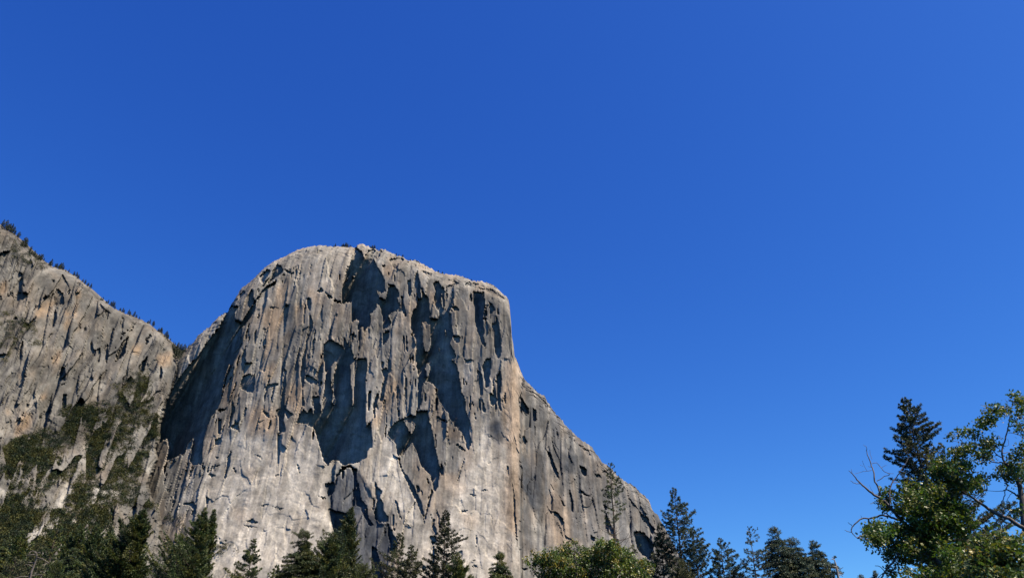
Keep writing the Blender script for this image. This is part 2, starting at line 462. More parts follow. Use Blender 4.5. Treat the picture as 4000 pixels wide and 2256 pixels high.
SHADOW = [
 # the great recess left of the buttress
 P(D1=[(880, 850), (960, 870), (920, 930), (910, 1010), (1000, 1040), (1060, 940), (1110, 870), (1160, 790), (1150, 900), (1080, 1010), (1040, 1060), (1000, 1100), (985, 1200), (1000, 1300), (960, 1380), (930, 1453)],
   F1=[(900, 40), (840, 180), (800, 330), (770, 450), (740, 540), (690, 610), (640, 680), (600, 790), (560, 930), (545, 1050), (540, 1190), (470, 1210), (410, 1170), (430, 1050), (450, 900), (390, 960), (350, 1080), (300, 1080),
       (210, 1140), (150, 1150), (180, 980), (150, 900), (60, 960), (30, 850), (0, 800), (40, 650), (100, 520), (200, 350), (320, 170), (400, 80), (470, 0)],
   D2=[(500, 1440), (570, 1320), (660, 1190), (750, 1090), (790, 1000), (840, 920)]),
 P(D=[(1400, 385), (1440, 400), (1470, 450), (1440, 490), (1350, 560), (1270, 620), (1210, 660), (1250, 600), (1330, 520), (1350, 470)]),
 P(D=[(1280, 450), (1320, 455), (1300, 500), (1260, 560), (1240, 605), (1210, 560), (1200, 520)]),
 P(D=[(1400, 560), (1390, 600), (1300, 660), (1220, 720), (1190, 780), (1150, 800), (1200, 730), (1260, 650)]),
 P(D=[(1020, 690), (1040, 720), (970, 770), (985, 720)]),
 P(D=[(1480, 440), (1600, 490), (1560, 500), (1500, 470)]),
 P(D=[(1740, 770), (1780, 770), (1785, 860), (1770, 920), (1750, 850)]),
 P(D=[(1770, 950), (1810, 1050), (1790, 1150), (1750, 1250), (1740, 1330), (1720, 1453), (1690, 1453), (1720, 1330), (1740, 1200), (1770, 1080)]),
 P(D=[(1240, 1100), (1290, 1130), (1260, 1140)]), P(D=[(1320, 870), (1420, 880), (1330, 884)]),
 P(D=[(1860, 690), (1900, 650), (1920, 690), (1900, 710)]), P(D=[(2040, 780), (2120, 800), (2130, 825), (2050, 800)]), P(D=[(2050, 950), (2090, 950), (2080, 980)]),
 P(D=[(1940, 700), (2040, 770), (1990, 765)]), P(D=[(1480, 1290), (1520, 1290), (1510, 1320)]),
 # centre top
 P(E=[(250, 200), (330, 240), (345, 330), (370, 290), (410, 220), (500, 215), (580, 235), (530, 250), (530, 300), (450, 310), (480, 370), (500, 420), (540, 470), (580, 560), (590, 650), (600, 690), (545, 710), (520, 680),
      (500, 690), (520, 760), (600, 780), (620, 690), (650, 620), (690, 620), (740, 680), (750, 740), (720, 770), (760, 830), (770, 860), (720, 900), (640, 950), (615, 970), (650, 1010), (660, 1060), (575, 1125), (570, 1000),
      (550, 900), (525, 840), (500, 830), (480, 900), (425, 950), (430, 1030), (410, 1090), (350, 1140), (345, 1085), (300, 1110), (300, 1020), (270, 1010), (215, 1030), (220, 850), (215, 800), (110, 830), (105, 740), (120, 570),
      (160, 480), (190, 400), (225, 290)]),
 P(E=[(580, 390), (600, 400), (580, 420), (555, 410)]),
 P(E=[(640, 320), (790, 310), (810, 330), (750, 370), (730, 420), (690, 440), (670, 390)]),
 P(E=[(770, 740), (790, 760), (830, 960), (820, 980), (780, 900)]),
 P(E=[(850, 570), (880, 570), (885, 700), (870, 760), (850, 680)]),
 P(E=[(1010, 450), (1120, 500), (1110, 525), (1060, 500)]),
 P(E=[(800, 330), (1000, 400), (1140, 445), (1000, 410)]), P(E=[(840, 345), (960, 400), (940, 402)]),
 # the tall dark panels right of centre
 P(E1=[(1060, 740), (1085, 780), (1090, 870), (1110, 960), (1090, 1000), (1200, 1000), (1210, 930), (1160, 840), (1150, 780), (1170, 710), (1140, 600), (1200, 575), (1235, 660), (1290, 690), (1230, 720), (1220, 790), (1240, 880),
       (1340, 950), (1335, 1050), (1360, 1160), (1330, 1290), (1400, 1430)],
   G1=[(1340, 20), (1400, 60), (1420, 150), (1440, 260), (1450, 370), (1490, 420), (1500, 500), (1510, 600), (1560, 750), (1540, 800), (1570, 950), (1530, 1050), (1490, 900), (1440, 800), (1380, 760), (1330, 680), (1310, 610),
       (1250, 540), (1210, 480), (1180, 400), (1190, 340), (1130, 280), (1080, 260), (1030, 260), (1010, 320), (1000, 430), (1010, 490), (960, 600), (1030, 590), (1080, 600), (1090, 680), (1120, 800), (1140, 900), (1160, 1010),
       (1190, 1150), (1210, 1260), (1190, 1453)], I1=[(870, 470), (850, 440)], G2=[(1140, 1440), (1110, 1320), (1050, 1260), (990, 1190), (970, 1080), (910, 955), (880, 960), (840, 1020), (800, 1090), (740, 1100), (720, 980), (690, 930), (620, 860), (650, 790),
       (720, 720), (800, 680), (870, 640), (940, 660), (960, 560), (970, 300), (970, 180), (955, 80), (950, 0)],
   E2=[(950, 1440), (950, 1250), (920, 1180), (885, 1100), (890, 1010), (910, 910), (950, 870), (960, 800), (1000, 770)]),
 # the central gulf
 P(D1=[(1930, 1300), (1990, 1235), (2060, 1265), (2150, 1320), (2230, 1453)],
   G1=[(300, 0), (375, 0), (385, 130), (360, 280), (375, 440), (365, 600), (375, 780), (400, 740), (425, 720), (435, 850), (445, 1000), (390, 1040), (380, 1110), (330, 1150), (260, 1190), (230, 1180), (130, 1210), (60, 1150), (0, 1150)],
   F1=[(1990, 1190), (1975, 1215), (1935, 1150), (1900, 1050), (1865, 920), (1825, 800), (1780, 755), (1720, 740), (1620, 725), (1650, 650), (1700, 580), (1740, 620), (1790, 560), (1810, 650), (1830, 580), (1800, 430), (1870, 430),
       (1900, 600), (1920, 630), (1935, 480), (1950, 300), (1955, 150), (1935, 0)]),
 P(F=[(1480, 120), (1510, 140), (1500, 250), (1480, 450), (1490, 560), (1580, 640), (1520, 670), (1490, 600), (1470, 700), (1490, 820), (1430, 850), (1420, 660), (1390, 590), (1440, 560), (1450, 420), (1470, 250)]),
 P(F=[(1010, 190), (1080, 180), (1150, 175), (1130, 380), (1060, 375), (980, 330)]),
 P(F=[(1270, 320), (1310, 290), (1420, 280), (1410, 310), (1330, 320), (1270, 350)]),
 P(F=[(1685, 0), (1715, 0), (1715, 170), (1690, 330), (1700, 470), (1720, 560), (1690, 530), (1685, 300), (1670, 180)]),
 P(F=[(730, 570), (830, 570), (750, 610)]), P(F=[(880, 450), (900, 520), (920, 590), (880, 680), (850, 790), (870, 650), (885, 560)]),
 P(F=[(740, 680), (760, 700), (760, 850), (730, 850), (730, 750)]), P(F=[(700, 920), (760, 895), (775, 930), (740, 980), (700, 980)]),
 P(F=[(920, 690), (940, 750), (975, 820), (930, 800), (880, 770), (910, 740)]), P(F=[(1410, 840), (1435, 870), (1420, 1000), (1435, 1060), (1410, 1230), (1405, 1080)]),
 P(F=[(410, 1270), (440, 1270), (430, 1340), (405, 1330)]), P(F=[(640, 1315), (690, 1330), (700, 1345), (650, 1330)]), P(F=[(700, 1215), (750, 1215), (720, 1230)]), P(F=[(700, 1120), (740, 1118), (715, 1140)]),
 P(F=[(1220, 560), (1300, 640), (1310, 675), (1270, 640), (1240, 600)]), P(F=[(1170, 730), (1290, 685), (1200, 728)]), P(F=[(835, 1130), (870, 1060), (850, 1200), (820, 1330), (835, 1200)]),
 P(F=[(1720, 230), (1740, 180), (1860, 250), (1850, 290), (1740, 260)]), P(F=[(1360, 660), (1400, 655), (1320, 672)]),
 # right of the heart-shaped block
 P(F=[(2070, 1345), (2110, 1275), (2160, 1225), (2230, 1205), (2275, 1250), (2300, 1330), (2305, 1453), (2280, 1453), (2278, 1330), (2250, 1250), (2200, 1228), (2130, 1278), (2085, 1345)]),
 P(H=[(1985, 210), (2010, 220), (2010, 350), (1990, 640), (1965, 640), (1985, 400)]),
 P(H=[(1650, 390), (1740, 360), (1770, 400), (1740, 500), (1690, 520), (1680, 450)]),
 P(H=[(1690, 670), (1760, 690), (1880, 720), (1960, 700), (1940, 820), (1920, 930), (1900, 1010), (1800, 1000), (1760, 950), (1735, 830)]),
 P(H=[(2030, 360), (2060, 560), (2130, 640), (2100, 680), (2200, 860), (2150, 850), (2050, 640), (2010, 640), (2000, 480)]),
 P(I=[(190, 350), (205, 430), (265, 470), (235, 540), (275, 600), (275, 680), (330, 770), (330, 810), (240, 825), (185, 780), (180, 700), (215, 570), (195, 500)]),
 P(I=[(330, 800), (360, 900), (420, 1020), (440, 1070), (400, 1190), (350, 1170), (370, 1090), (345, 1000)]),
 P(I=[(150, 1090), (200, 1120), (230, 1240), (270, 1453), (170, 1453), (150, 1300)]),
 P(I=[(80, 640), (100, 660), (100, 780), (85, 780)]), P(I=[(0, 560), (60, 600), (40, 640), (0, 630)]),
 # below the arch, between pillar and grey block
 P(G1=[(740, 1100), (760, 1130), (770, 1200), (800, 1290), (850, 1340)], I1=[(545, 290), (590, 370), (640, 450), (690, 560), (720, 640), (740, 760), (747, 850), (725, 740), (650, 565), (570, 400)], G2=[(790, 1290), (755, 1180)]),
 P(I=[(830, 450), (845, 470), (800, 620), (760, 790), (748, 770), (790, 620)]),
 P(I=[(810, 970), (850, 980), (880, 1000), (890, 1040), (840, 1080)]), P(I=[(846, 1090), (862, 1090), (868, 1453), (848, 1453)]),
 P(I=[(840, 780), (870, 790), (850, 860), (890, 900), (885, 960), (870, 960), (835, 900)]), P(I=[(720, 1300), (760, 1330), (755, 1370), (725, 1365)]),
 P(I=[(410, 560), (440, 600), (470, 720), (485, 780), (460, 740)]), P(I=[(480, 830), (620, 860), (600, 870)]),
 P(I=[(1150, 700), (1235, 685), (1235, 697), (1160, 712)]), P(I=[(1690, 180), (1700, 180), (1703, 300), (1694, 300)]),
 P(I=[(1748, 390), (1770, 470), (1778, 600), (1780, 720), (1795, 890), (1808, 1100), (1795, 1100), (1780, 890), (1766, 720), (1760, 560)]),
 P(I=[(1250, 510), (1340, 505), (1300, 525)]), P(I=[(1390, 470), (1430, 450), (1470, 460), (1430, 462)]), P(I=[(1280, 1270), (1320, 1240), (1325, 1260)]), P(I=[(1285, 1318), (1320, 1305), (1365, 1340)]),
 P(I=[(1540, 110), (1500, 180), (1430, 300)][:0] or [(1200, 100), (1206, 100), (1130, 340), (1125, 340)]),
 P(I=[(1330, 930), (1345, 1000), (1340, 1120), (1335, 1000)]), P(I=[(1850, 1345), (1920, 1350), (1900, 1368)]),
 # slab cracks, lower left
 P(H=[(575, 20), (585, 30), (560, 200), (520, 330), (505, 335), (540, 180)]), P(H=[(310, 535), (328, 545), (320, 650), (300, 690), (315, 620)]),
 P(H=[(450, 975), (468, 1050), (500, 1060), (465, 1065)]), P(H=[(515, 1000), (528, 1040), (515, 1045)]), P(H=[(755, 810), (830, 790), (895, 830), (820, 826)]), P(H=[(700, 840), (800, 870), (910, 876), (800, 880)]),
 P(H=[(35, 600), (100, 610), (160, 590), (180, 650), (170, 720), (140, 740), (165, 660), (130, 630), (60, 620)]), P(H=[(920, 640), (950, 620), (1040, 618), (960, 630)]), P(H=[(600, 200), (630, 215), (645, 265), (625, 230)]),
 P(H=[(1070, 300), (1150, 270), (1130, 290)]), P(H=[(1330, 160), (1345, 170), (1372, 270), (1358, 265)]), P(H=[(350, 270), (400, 295), (412, 310), (365, 300)]), P(H=[(840, 55), (900, 65), (945, 100), (900, 80)]),
 P(H=[(1050, 640), (1150, 670), (1210, 655), (1150, 685)]), P(H=[(1560, 510), (1670, 555), (1640, 556)]),
 P(S=[(1080, 760), (1110, 780), (1050, 950), (1030, 1080), (1015, 1000)]), P(S=[(1210, 820), (1235, 830), (1150, 980), (1125, 985)]),
 # right end of the top
 P(E=[(1590, 690), (1690, 700), (1720, 800), (1710, 900), (1700, 1080), (1720, 1160), (1700, 1200), (1740, 1330), (1700, 1300), (1660, 1180), (1640, 1130), (1620, 1080), (1610, 900), (1600, 760)]),
 P(E=[(1850, 930), (1870, 1050), (1900, 1200), (1910, 1380), (1880, 1453), (1840, 1380), (1830, 1150), (1800, 1060), (1850, 1040)]), P(E=[(1350, 870), (1400, 860), (1440, 910), (1380, 910)]),
 P(E=[(1500, 590), (1640, 600), (1660, 620), (1560, 630), (1510, 620)]), P(E=[(1860, 730), (1940, 760), (1900, 770)]), P(E=[(1350, 1190), (1440, 1200), (1430, 1280), (1380, 1250)]),
 P(E=[(1780, 830), (1800, 830), (1840, 900), (1810, 920), (1790, 960)]), P(E=[(1370, 570), (1430, 600), (1360, 620), (1290, 660), (1290, 640), (1350, 610)]),
 P(E=[(575, 1170), (640, 1130), (630, 1200), (600, 1270), (570, 1300)]), P(E=[(120, 1200), (150, 1260), (230, 1400), (240, 1453), (190, 1453), (130, 1330)]),
 P(E=[(1640, 650), (1780, 660), (1880, 720), (1960, 780), (1900, 760), (1760, 690)]), P(E=[(1870, 870), (1885, 960), (1870, 950)]),
 # nose
 P(G=[(550, 130), (610, 100), (620, 180), (600, 280), (560, 480), (535, 480), (555, 340), (590, 220)]), P(G=[(410, 370), (430, 370), (420, 500), (400, 620), (395, 520)]), P(G=[(490, 420), (525, 370), (500, 500), (450, 590), (460, 530)]),
 P(G=[(1490, 15), (1590, 10), (1590, 40), (1520, 50)]), P(G=[(1700, 80), (1740, 0), (1790, 0), (1780, 200), (1770, 310), (1740, 330), (1710, 180)]), P(G=[(1630, 110), (1690, 180), (1700, 400), (1680, 420), (1650, 200)]),
 P(G=[(1860, 200), (1900, 130), (1910, 300), (1890, 400), (1910, 600), (1880, 560), (1870, 400)]), P(G=[(1780, 400), (1810, 400), (1870, 460), (1815, 545), (1780, 470)]), P(G=[(1690, 450), (1720, 560), (1730, 610), (1700, 600)]),
 P(G=[(1555, 400), (1570, 520), (1550, 550)]), P(G=[(1390, 960), (1470, 1000), (1520, 1070), (1440, 1010)]), P(G=[(1170, 650), (1250, 690), (1310, 720), (1260, 715), (1180, 680)]), P(G=[(1760, 885), (1820, 885), (1800, 897)]),
 P(G=[(480, 1380), (490, 1453), (475, 1453)]), P(G=[(1050, 380), (1055, 480), (1040, 480)]), P(G=[(560, 40), (580, 60), (560, 120), (545, 80)]), P(G=[(630, 0), (650, 30), (640, 160), (620, 170), (625, 60)]),
 # the wall right of the nose
 P(X=[(300, 610), (330, 640), (390, 750), (420, 800), (410, 860), (380, 850), (340, 820), (300, 830), (280, 740), (280, 660)]),
 P(X=[(420, 530), (470, 540), (560, 600), (640, 670), (700, 740), (760, 800), (820, 870), (880, 950), (870, 980), (800, 900), (740, 830), (660, 750), (560, 640)]),
 P(X=[(330, 1180), (350, 1160), (380, 1220), (390, 1260), (360, 1290), (340, 1240)]), P(X=[(470, 760), (520, 800), (520, 960), (490, 960)]), P(X=[(500, 1030), (520, 1040), (500, 1180)]),
 P(X=[(1120, 1290), (1180, 1310), (1260, 1370), (1310, 1450), (1270, 1440), (1200, 1360)]), P(X=[(1045, 1150), (1070, 1180), (1060, 1200), (1085, 1270), (1060, 1240)]), P(X=[(790, 1030), (840, 1150), (830, 1250), (820, 1150)]),
 P(J=[(940, 280), (1000, 275), (1010, 300), (960, 310)]), P(J=[(765, 170), (840, 220), (850, 160), (835, 290), (800, 280)]), P(J=[(1040, 230), (1100, 260), (1080, 290), (1030, 260)]), P(J=[(770, 450), (830, 500), (900, 530), (840, 520), (790, 490)]),
 P(J=[(650, 420), (670, 500), (690, 620), (690, 720), (680, 700), (655, 500)]), P(J=[(1040, 620), (1090, 650), (1060, 680)]), P(J=[(1060, 700), (1090, 800), (1100, 940), (1060, 900)]),
 P(J=[(1440, 700), (1480, 730), (1550, 770), (1560, 820), (1620, 900), (1590, 960), (1540, 860), (1480, 790)]), P(J=[(1380, 940), (1430, 920), (1490, 930), (1560, 1000), (1600, 1080), (1570, 1250), (1500, 1200), (1440, 1150), (1410, 1060)]),
 P(J=[(390, 0), (440, 50), (520, 260), (540, 340), (480, 250), (430, 110)]), P(J=[(890, 960), (950, 990), (930, 1030), (905, 1020)]), P(J=[(1300, 500), (1380, 600), (1440, 680), (1380, 640), (1330, 560)]),
 P(J=[(440, 390), (480, 460), (500, 475), (460, 440)]), P(J=[(530, 510), (600, 630), (580, 620)]), P(J=[(400, 650), (450, 700), (440, 720)]), P(J=[(500, 800), (550, 880), (590, 1060), (560, 960)]), P(J=[(1080, 290), (1240, 370), (1270, 400), (1150, 360)]),
]
LIT = [
 P(D=[(1000, 1110), (1020, 1100), (1010, 1180), (985, 1270)]), P(F=[(850, 70), (870, 60), (800, 300), (770, 420), (790, 260)]),
 P(E=[(220, 505), (265, 520), (240, 540)]), P(E=[(410, 420), (430, 430), (415, 440)]), P(E=[(150, 550), (180, 525), (150, 580)]),
 P(E=[(1010, 1050), (1050, 1030), (1110, 1070), (1105, 1180), (1115, 1220), (1110, 1320), (1080, 1390), (1040, 1370), (1020, 1280), (1010, 1180)]),
 P(E=[(1200, 1330), (1220, 1340), (1210, 1400)]), P(E=[(1270, 1130), (1290, 1130), (1280, 1210)]),
 P(G=[(1040, 110), (1060, 40), (1090, 50), (1110, 100), (1100, 150), (1075, 230), (1060, 180)]), P(G=[(800, 700), (860, 690), (920, 720), (940, 740), (930, 800), (890, 860), (850, 800)]),
 P(F=[(2010, 90), (2060, 20), (2090, 60), (2060, 160), (2040, 260), (2060, 480), (2050, 550), (2020, 480), (2040, 380), (2010, 300)]),
 P(G=[(190, 80), (270, 0), (265, 100), (245, 250), (240, 500), (230, 560), (210, 470), (215, 380), (195, 250)]),
]

ZT = [P(D=[(1250, 900), (1420, 860), (1500, 880), (1500, 960), (1440, 1060), (1400, 1160), (1360, 1300), (1280, 1453), (1230, 1453), (1290, 1200), (1240, 1100)]), P(D=[(1600, 830), (1720, 800), (1760, 900), (1740, 940), (1700, 1060), (1640, 1100), (1600, 1000)]),
      P(D=[(1400, 640), (1500, 600), (1560, 700), (1480, 850), (1400, 830)]), P(D=[(1730, 640), (1850, 690), (1880, 850), (1800, 800)]), P(F=[(1100, 560), (1200, 530), (1380, 600), (1420, 700), (1410, 830), (1300, 860), (1060, 900), (1040, 780)]),
      P(F=[(860, 200), (960, 200), (940, 420), (800, 560), (780, 480)]), P(F=[(1230, 80), (1400, 60), (1420, 180), (1330, 240), (1250, 290)]), P(F=[(1500, 300), (1700, 300), (1690, 600), (1600, 640), (1500, 520)]),
      P(G=[(1950, 0), (2080, 60), (2130, 300), (2120, 700), (2120, 1453), (1990, 1453), (1960, 1000), (1930, 500)]), P(I=[(1690, 0), (1830, 0), (1830, 500), (1800, 1000), (1700, 900), (1660, 500)]),
      P(J=[(370, 500), (500, 470), (600, 620), (700, 740), (690, 1000), (800, 1050), (820, 1110), (400, 1100), (350, 800), (360, 640)]), P(J=[(440, 300), (530, 340), (520, 460), (420, 470)]), P(G=[(580, 330), (730, 250), (720, 420), (600, 640), (560, 760), (450, 800), (440, 660)]),
      P(E=[(560, 430), (640, 380), (680, 450), (660, 580), (600, 540)]), P(E=[(1090, 650), (1160, 680), (1150, 900), (1100, 860)]), P(G=[(1280, 780), (1400, 780), (1490, 920), (1300, 900)]), P(I=[(1150, 700), (1380, 720), (1370, 900), (1200, 880)]),
      P(I=[(930, 250), (1080, 280), (1280, 420), (1100, 560), (940, 420)]), P(H=[(740, 200), (900, 200), (920, 340), (740, 380)]), P(H=[(580, 700), (640, 620), (740, 640), (750, 780), (640, 830)]), P(H=[(900, 1130), (1050, 1130), (1100, 1290), (950, 1250)])]
ZQ = [P(D=[(1500, 500), (1640, 330), (1760, 240), (2300, 210), (2240, 430), (2160, 600), (2140, 800), (1850, 620), (1640, 640)])]
ZP = [P(H=[(280, 380), (560, 260), (740, 260), (1000, 240), (1250, 260), (1480, 60), (1600, 60), (1690, 200), (1660, 380), (1690, 500), (1670, 640), (1730, 800), (1755, 950), (1700, 1100), (1690, 1453), (300, 1453), (380, 1150), (240, 900), (300, 600)]),
      P(I=[(230, 200), (430, 0), (470, 200), (560, 420), (640, 560), (700, 700), (735, 850), (700, 890), (480, 830), (470, 760), (420, 600), (280, 480), (240, 350)]), P(I=[(440, 950), (700, 930), (830, 1010), (850, 1200), (850, 1453), (480, 1453), (500, 1100)]),
      P(I=[(940, 350), (1280, 320), (1600, 180), (1680, 330), (1640, 700), (1690, 900), (1690, 1453), (860, 1453), (900, 1000), (1100, 900), (1000, 640), (920, 560)]), P(G=[(1600, 640), (1900, 680), (1940, 900), (1970, 1453), (1560, 1453), (1600, 1100), (1560, 900)]),
      P(G=[(620, 860), (700, 1000), (760, 1200), (850, 1453), (560, 1453), (540, 1100), (480, 1000)]), P(F=[(1640, 740), (1800, 780), (1900, 1050), (1970, 1230), (1920, 1453), (1400, 1453), (1440, 1200), (1600, 1000)]), P(F=[(860, 800), (1380, 860), (1420, 1200), (1380, 1453), (750, 1453), (700, 1100)])]
ZW = [P(I=[(480, 120), (430, 0), (360, 60), (260, 220), (330, 420), (420, 560), (520, 760), (640, 850), (735, 860), (690, 680), (600, 500), (540, 370)]), P(H=[(820, 1000), (1000, 1080), (1190, 1260), (1180, 1330), (1060, 1330), (900, 1280), (840, 1180)]),  # first patch: cream pillar, its sun-facing brightness put into the colour
      P(H=[(560, 290), (720, 280), (700, 330), (580, 340)]), P(H=[(1330, 570), (1450, 640), (1560, 700), (1680, 640), (1740, 900), (1500, 860), (1350, 760)]), P(H=[(650, 900), (800, 960), (830, 1010), (700, 1130), (660, 1090)]), P(I=[(1010, 700), (1060, 760), (1190, 1010), (1130, 1030), (1030, 800)])]
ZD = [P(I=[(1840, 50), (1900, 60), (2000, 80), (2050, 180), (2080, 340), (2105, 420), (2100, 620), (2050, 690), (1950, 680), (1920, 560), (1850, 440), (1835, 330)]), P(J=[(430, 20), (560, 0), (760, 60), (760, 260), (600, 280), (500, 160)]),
      P(J=[(850, 780), (900, 700), (960, 1030), (830, 1080)]), P(H=[(1640, 380), (1980, 200), (2120, 400), (2150, 700), (2325, 800), (2325, 1453), (2050, 1453), (1760, 950), (1690, 640)]), P(I=[(0, 620), (200, 820), (330, 820), (400, 1050), (260, 1453), (0, 1453)]),  # wall right of the heart block: darker rock, its dim light also painted in
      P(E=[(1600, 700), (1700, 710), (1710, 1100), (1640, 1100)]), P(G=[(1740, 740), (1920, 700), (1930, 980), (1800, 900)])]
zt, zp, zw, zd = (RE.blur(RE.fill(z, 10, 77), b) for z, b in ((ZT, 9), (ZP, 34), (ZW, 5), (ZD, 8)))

zq = RE.blur(RE.fill(ZQ, 14, 79), 20)
def ec_zone(u, v, X, Z):
    s = lambda a: RE.sample(a, u, v)
    n = 0.5 + 0.5 * fbm(X / 30, Z / 60, 401, 4, 0.6)
    pale = np.clip(0.75 * np.maximum(s(zp), 0.42 * s(zq)) * (0.55 + 0.6 * n), 0, 1); pale = np.maximum(pale, s(zw))
    tan = np.clip(s(zt) * (0.35 + 0.8 * n), 0, 0.95) * (1 - 0.35 * s(_se_soft))
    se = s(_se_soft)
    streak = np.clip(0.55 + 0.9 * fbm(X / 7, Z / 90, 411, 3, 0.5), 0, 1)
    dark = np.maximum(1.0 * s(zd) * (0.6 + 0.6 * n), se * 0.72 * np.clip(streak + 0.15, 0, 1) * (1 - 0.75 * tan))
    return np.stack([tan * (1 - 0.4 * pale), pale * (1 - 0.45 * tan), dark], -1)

def ec_rough(u, v):
    r = 1.05 - 0.55 * RE.sample(zp, u, v)
    strip = np.clip((u - 1950) / 30, 0, 1) * np.clip((2031 - u) / 20 + 1, 0, 1) * (v > 1400)
    return r * (1 - 0.35 * strip)

_pil = RE.blur(RE.fill([ZW[0]]), 3)
_dim = RE.blur(RE.fill([P(H=[(1700, 640), (1690, 400), (1800, 200), (2000, 200), (2120, 400), (2200, 560), (2260, 830), (2325, 860)], I=[(330, 830), (400, 1050), (400, 1453)], H2=[(2000, 1453), (1740, 900)])]), 5)
def ec_extra(u, v):
    p = RE.sample(_pil, u, v); d = RE.sample(_dim, u, v)
    t = np.clip((u - (1480 + (v - 1756) * 0.32)) / 90.0, 0, 1)
    return d * np.clip((v - 1800) / 330, 0, 1) * np.clip((1570 - u) / 280, 0, 1) * 16.0

def ec_proc(u, v):
    """slots and open corners between the pillars of the upper wall"""
    lean = np.clip((1500 - u) / 900, -0.3, 0.8) * 0.35
    uu = u + lean * (v - 1400)
    a = fbm((uu + 5 * fbm(u / 60, v / 90, 701, 3)) / 12, v / 210, 702, 3, 0.5)
    b = fbm((uu + 3 * fbm(u / 30, v / 50, 703, 3)) / 6.5, v / 85, 704, 3, 0.5)
    w = np.clip((RE.sample(_rz, u, v) - 0.55) / 0.4, 0, 1)
    patch = fbm(u / 120, v / 160, 705, 3, 0.5)
    top = np.interp(u, EC_TA[:, 0], EC_TA[:, 1])
    w = w * np.clip((v - top - 25) / 40, 0, 1) * np.where(u > 2031, 0.2, 1) * (u > 640)
    return ((a + 0.45 * patch > 1.34 - 0.5 * w) | (b + 0.5 * patch > 1.50 - 0.5 * w)) & (w > 0.3)
_rz = ec_rough(RE.U, RE.V)

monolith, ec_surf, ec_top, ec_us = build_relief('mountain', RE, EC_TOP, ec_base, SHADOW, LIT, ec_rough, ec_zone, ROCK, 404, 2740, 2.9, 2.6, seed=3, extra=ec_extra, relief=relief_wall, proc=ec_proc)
tag(monolith, 'huge sheer granite monolith with a domed top and vertical dark recesses', 'cliff', kind='structure')

# ================================================================== the broken slope and ridge on the left
HT = P(A=[(-500, -60), (-200, 60), (0, 232), (100, 292), (190, 350), (212, 425), (300, 505), (370, 560), (400, 592), (500, 632), (580, 690), (700, 732), (820, 782), (880, 832), (950, 872), (1010, 922), (1048, 990), (1060, 1042), (1130, 1072), (1200, 1112), (1300, 1167),
            (1400, 1217), (1500, 1262), (1600, 1302), (1700, 1362), (1780, 1422), (1830, 1453)]) + P(D=[(60, 1152), (120, 1202), (170, 1242), (190, 1262), (207, 1300), (213, 1345)]) + [(690, 1400), (740, 1480), (800, 1560)]
HT_A = np.array(HT)
HEDGE = [(676, 1300), (676, 1380), (688, 1420), (690, 1451), (667, 1524), (643, 1575), (633, 1610), (616, 1661), (614, 1713), (600, 1750), (612, 1790), (585, 1849), (570, 1894), (585, 1945), (616, 1997), (622, 2042), (620, 2100), (650, 2169), (665, 2256), (680, 2400), (700, 2900)]
RH = Raster(-200, 900, 700, 2860, 2.0)

def hill_base(u, v):
    d = rays(u, v)
    tz = d[..., 2] / d[..., 1]
    yb = np.interp(u, [-200, 0, 200, 420, 680, 800], [800, 838, 868, 905, 945, 955])
    Y = yb + 40.0
    for _ in range(18):
        z = 1.7 + Y * tz
        g = 0.75 * (np.minimum(z, 200) - 110) + 0.62 * np.clip(z - 200, 0, 130) + 0.30 * np.clip(z - 330, 0, 200) + 0.26 * np.clip(z - 530, 0, 600)
        Y = 0.5 * Y + 0.5 * (yb + g)
    x = d[..., 0] * Y / d[..., 1]
    # ribs and gullies that run down the slope
    Y = Y + 9 * pnoise((x + 0.35 * z) / 55, z / 300, 91) + 5 * pnoise((x + 0.3 * z) / 24, z / 160, 92)
    top = np.interp(u, HT_A[:, 0], HT_A[:, 1])
    t = np.clip(1 - (v - top) / 50.0, 0, 1)
    Y = Y + 26 * (1 - np.sqrt(np.clip(1 - t * t, 0, 1)))
    return Y / d[..., 1]

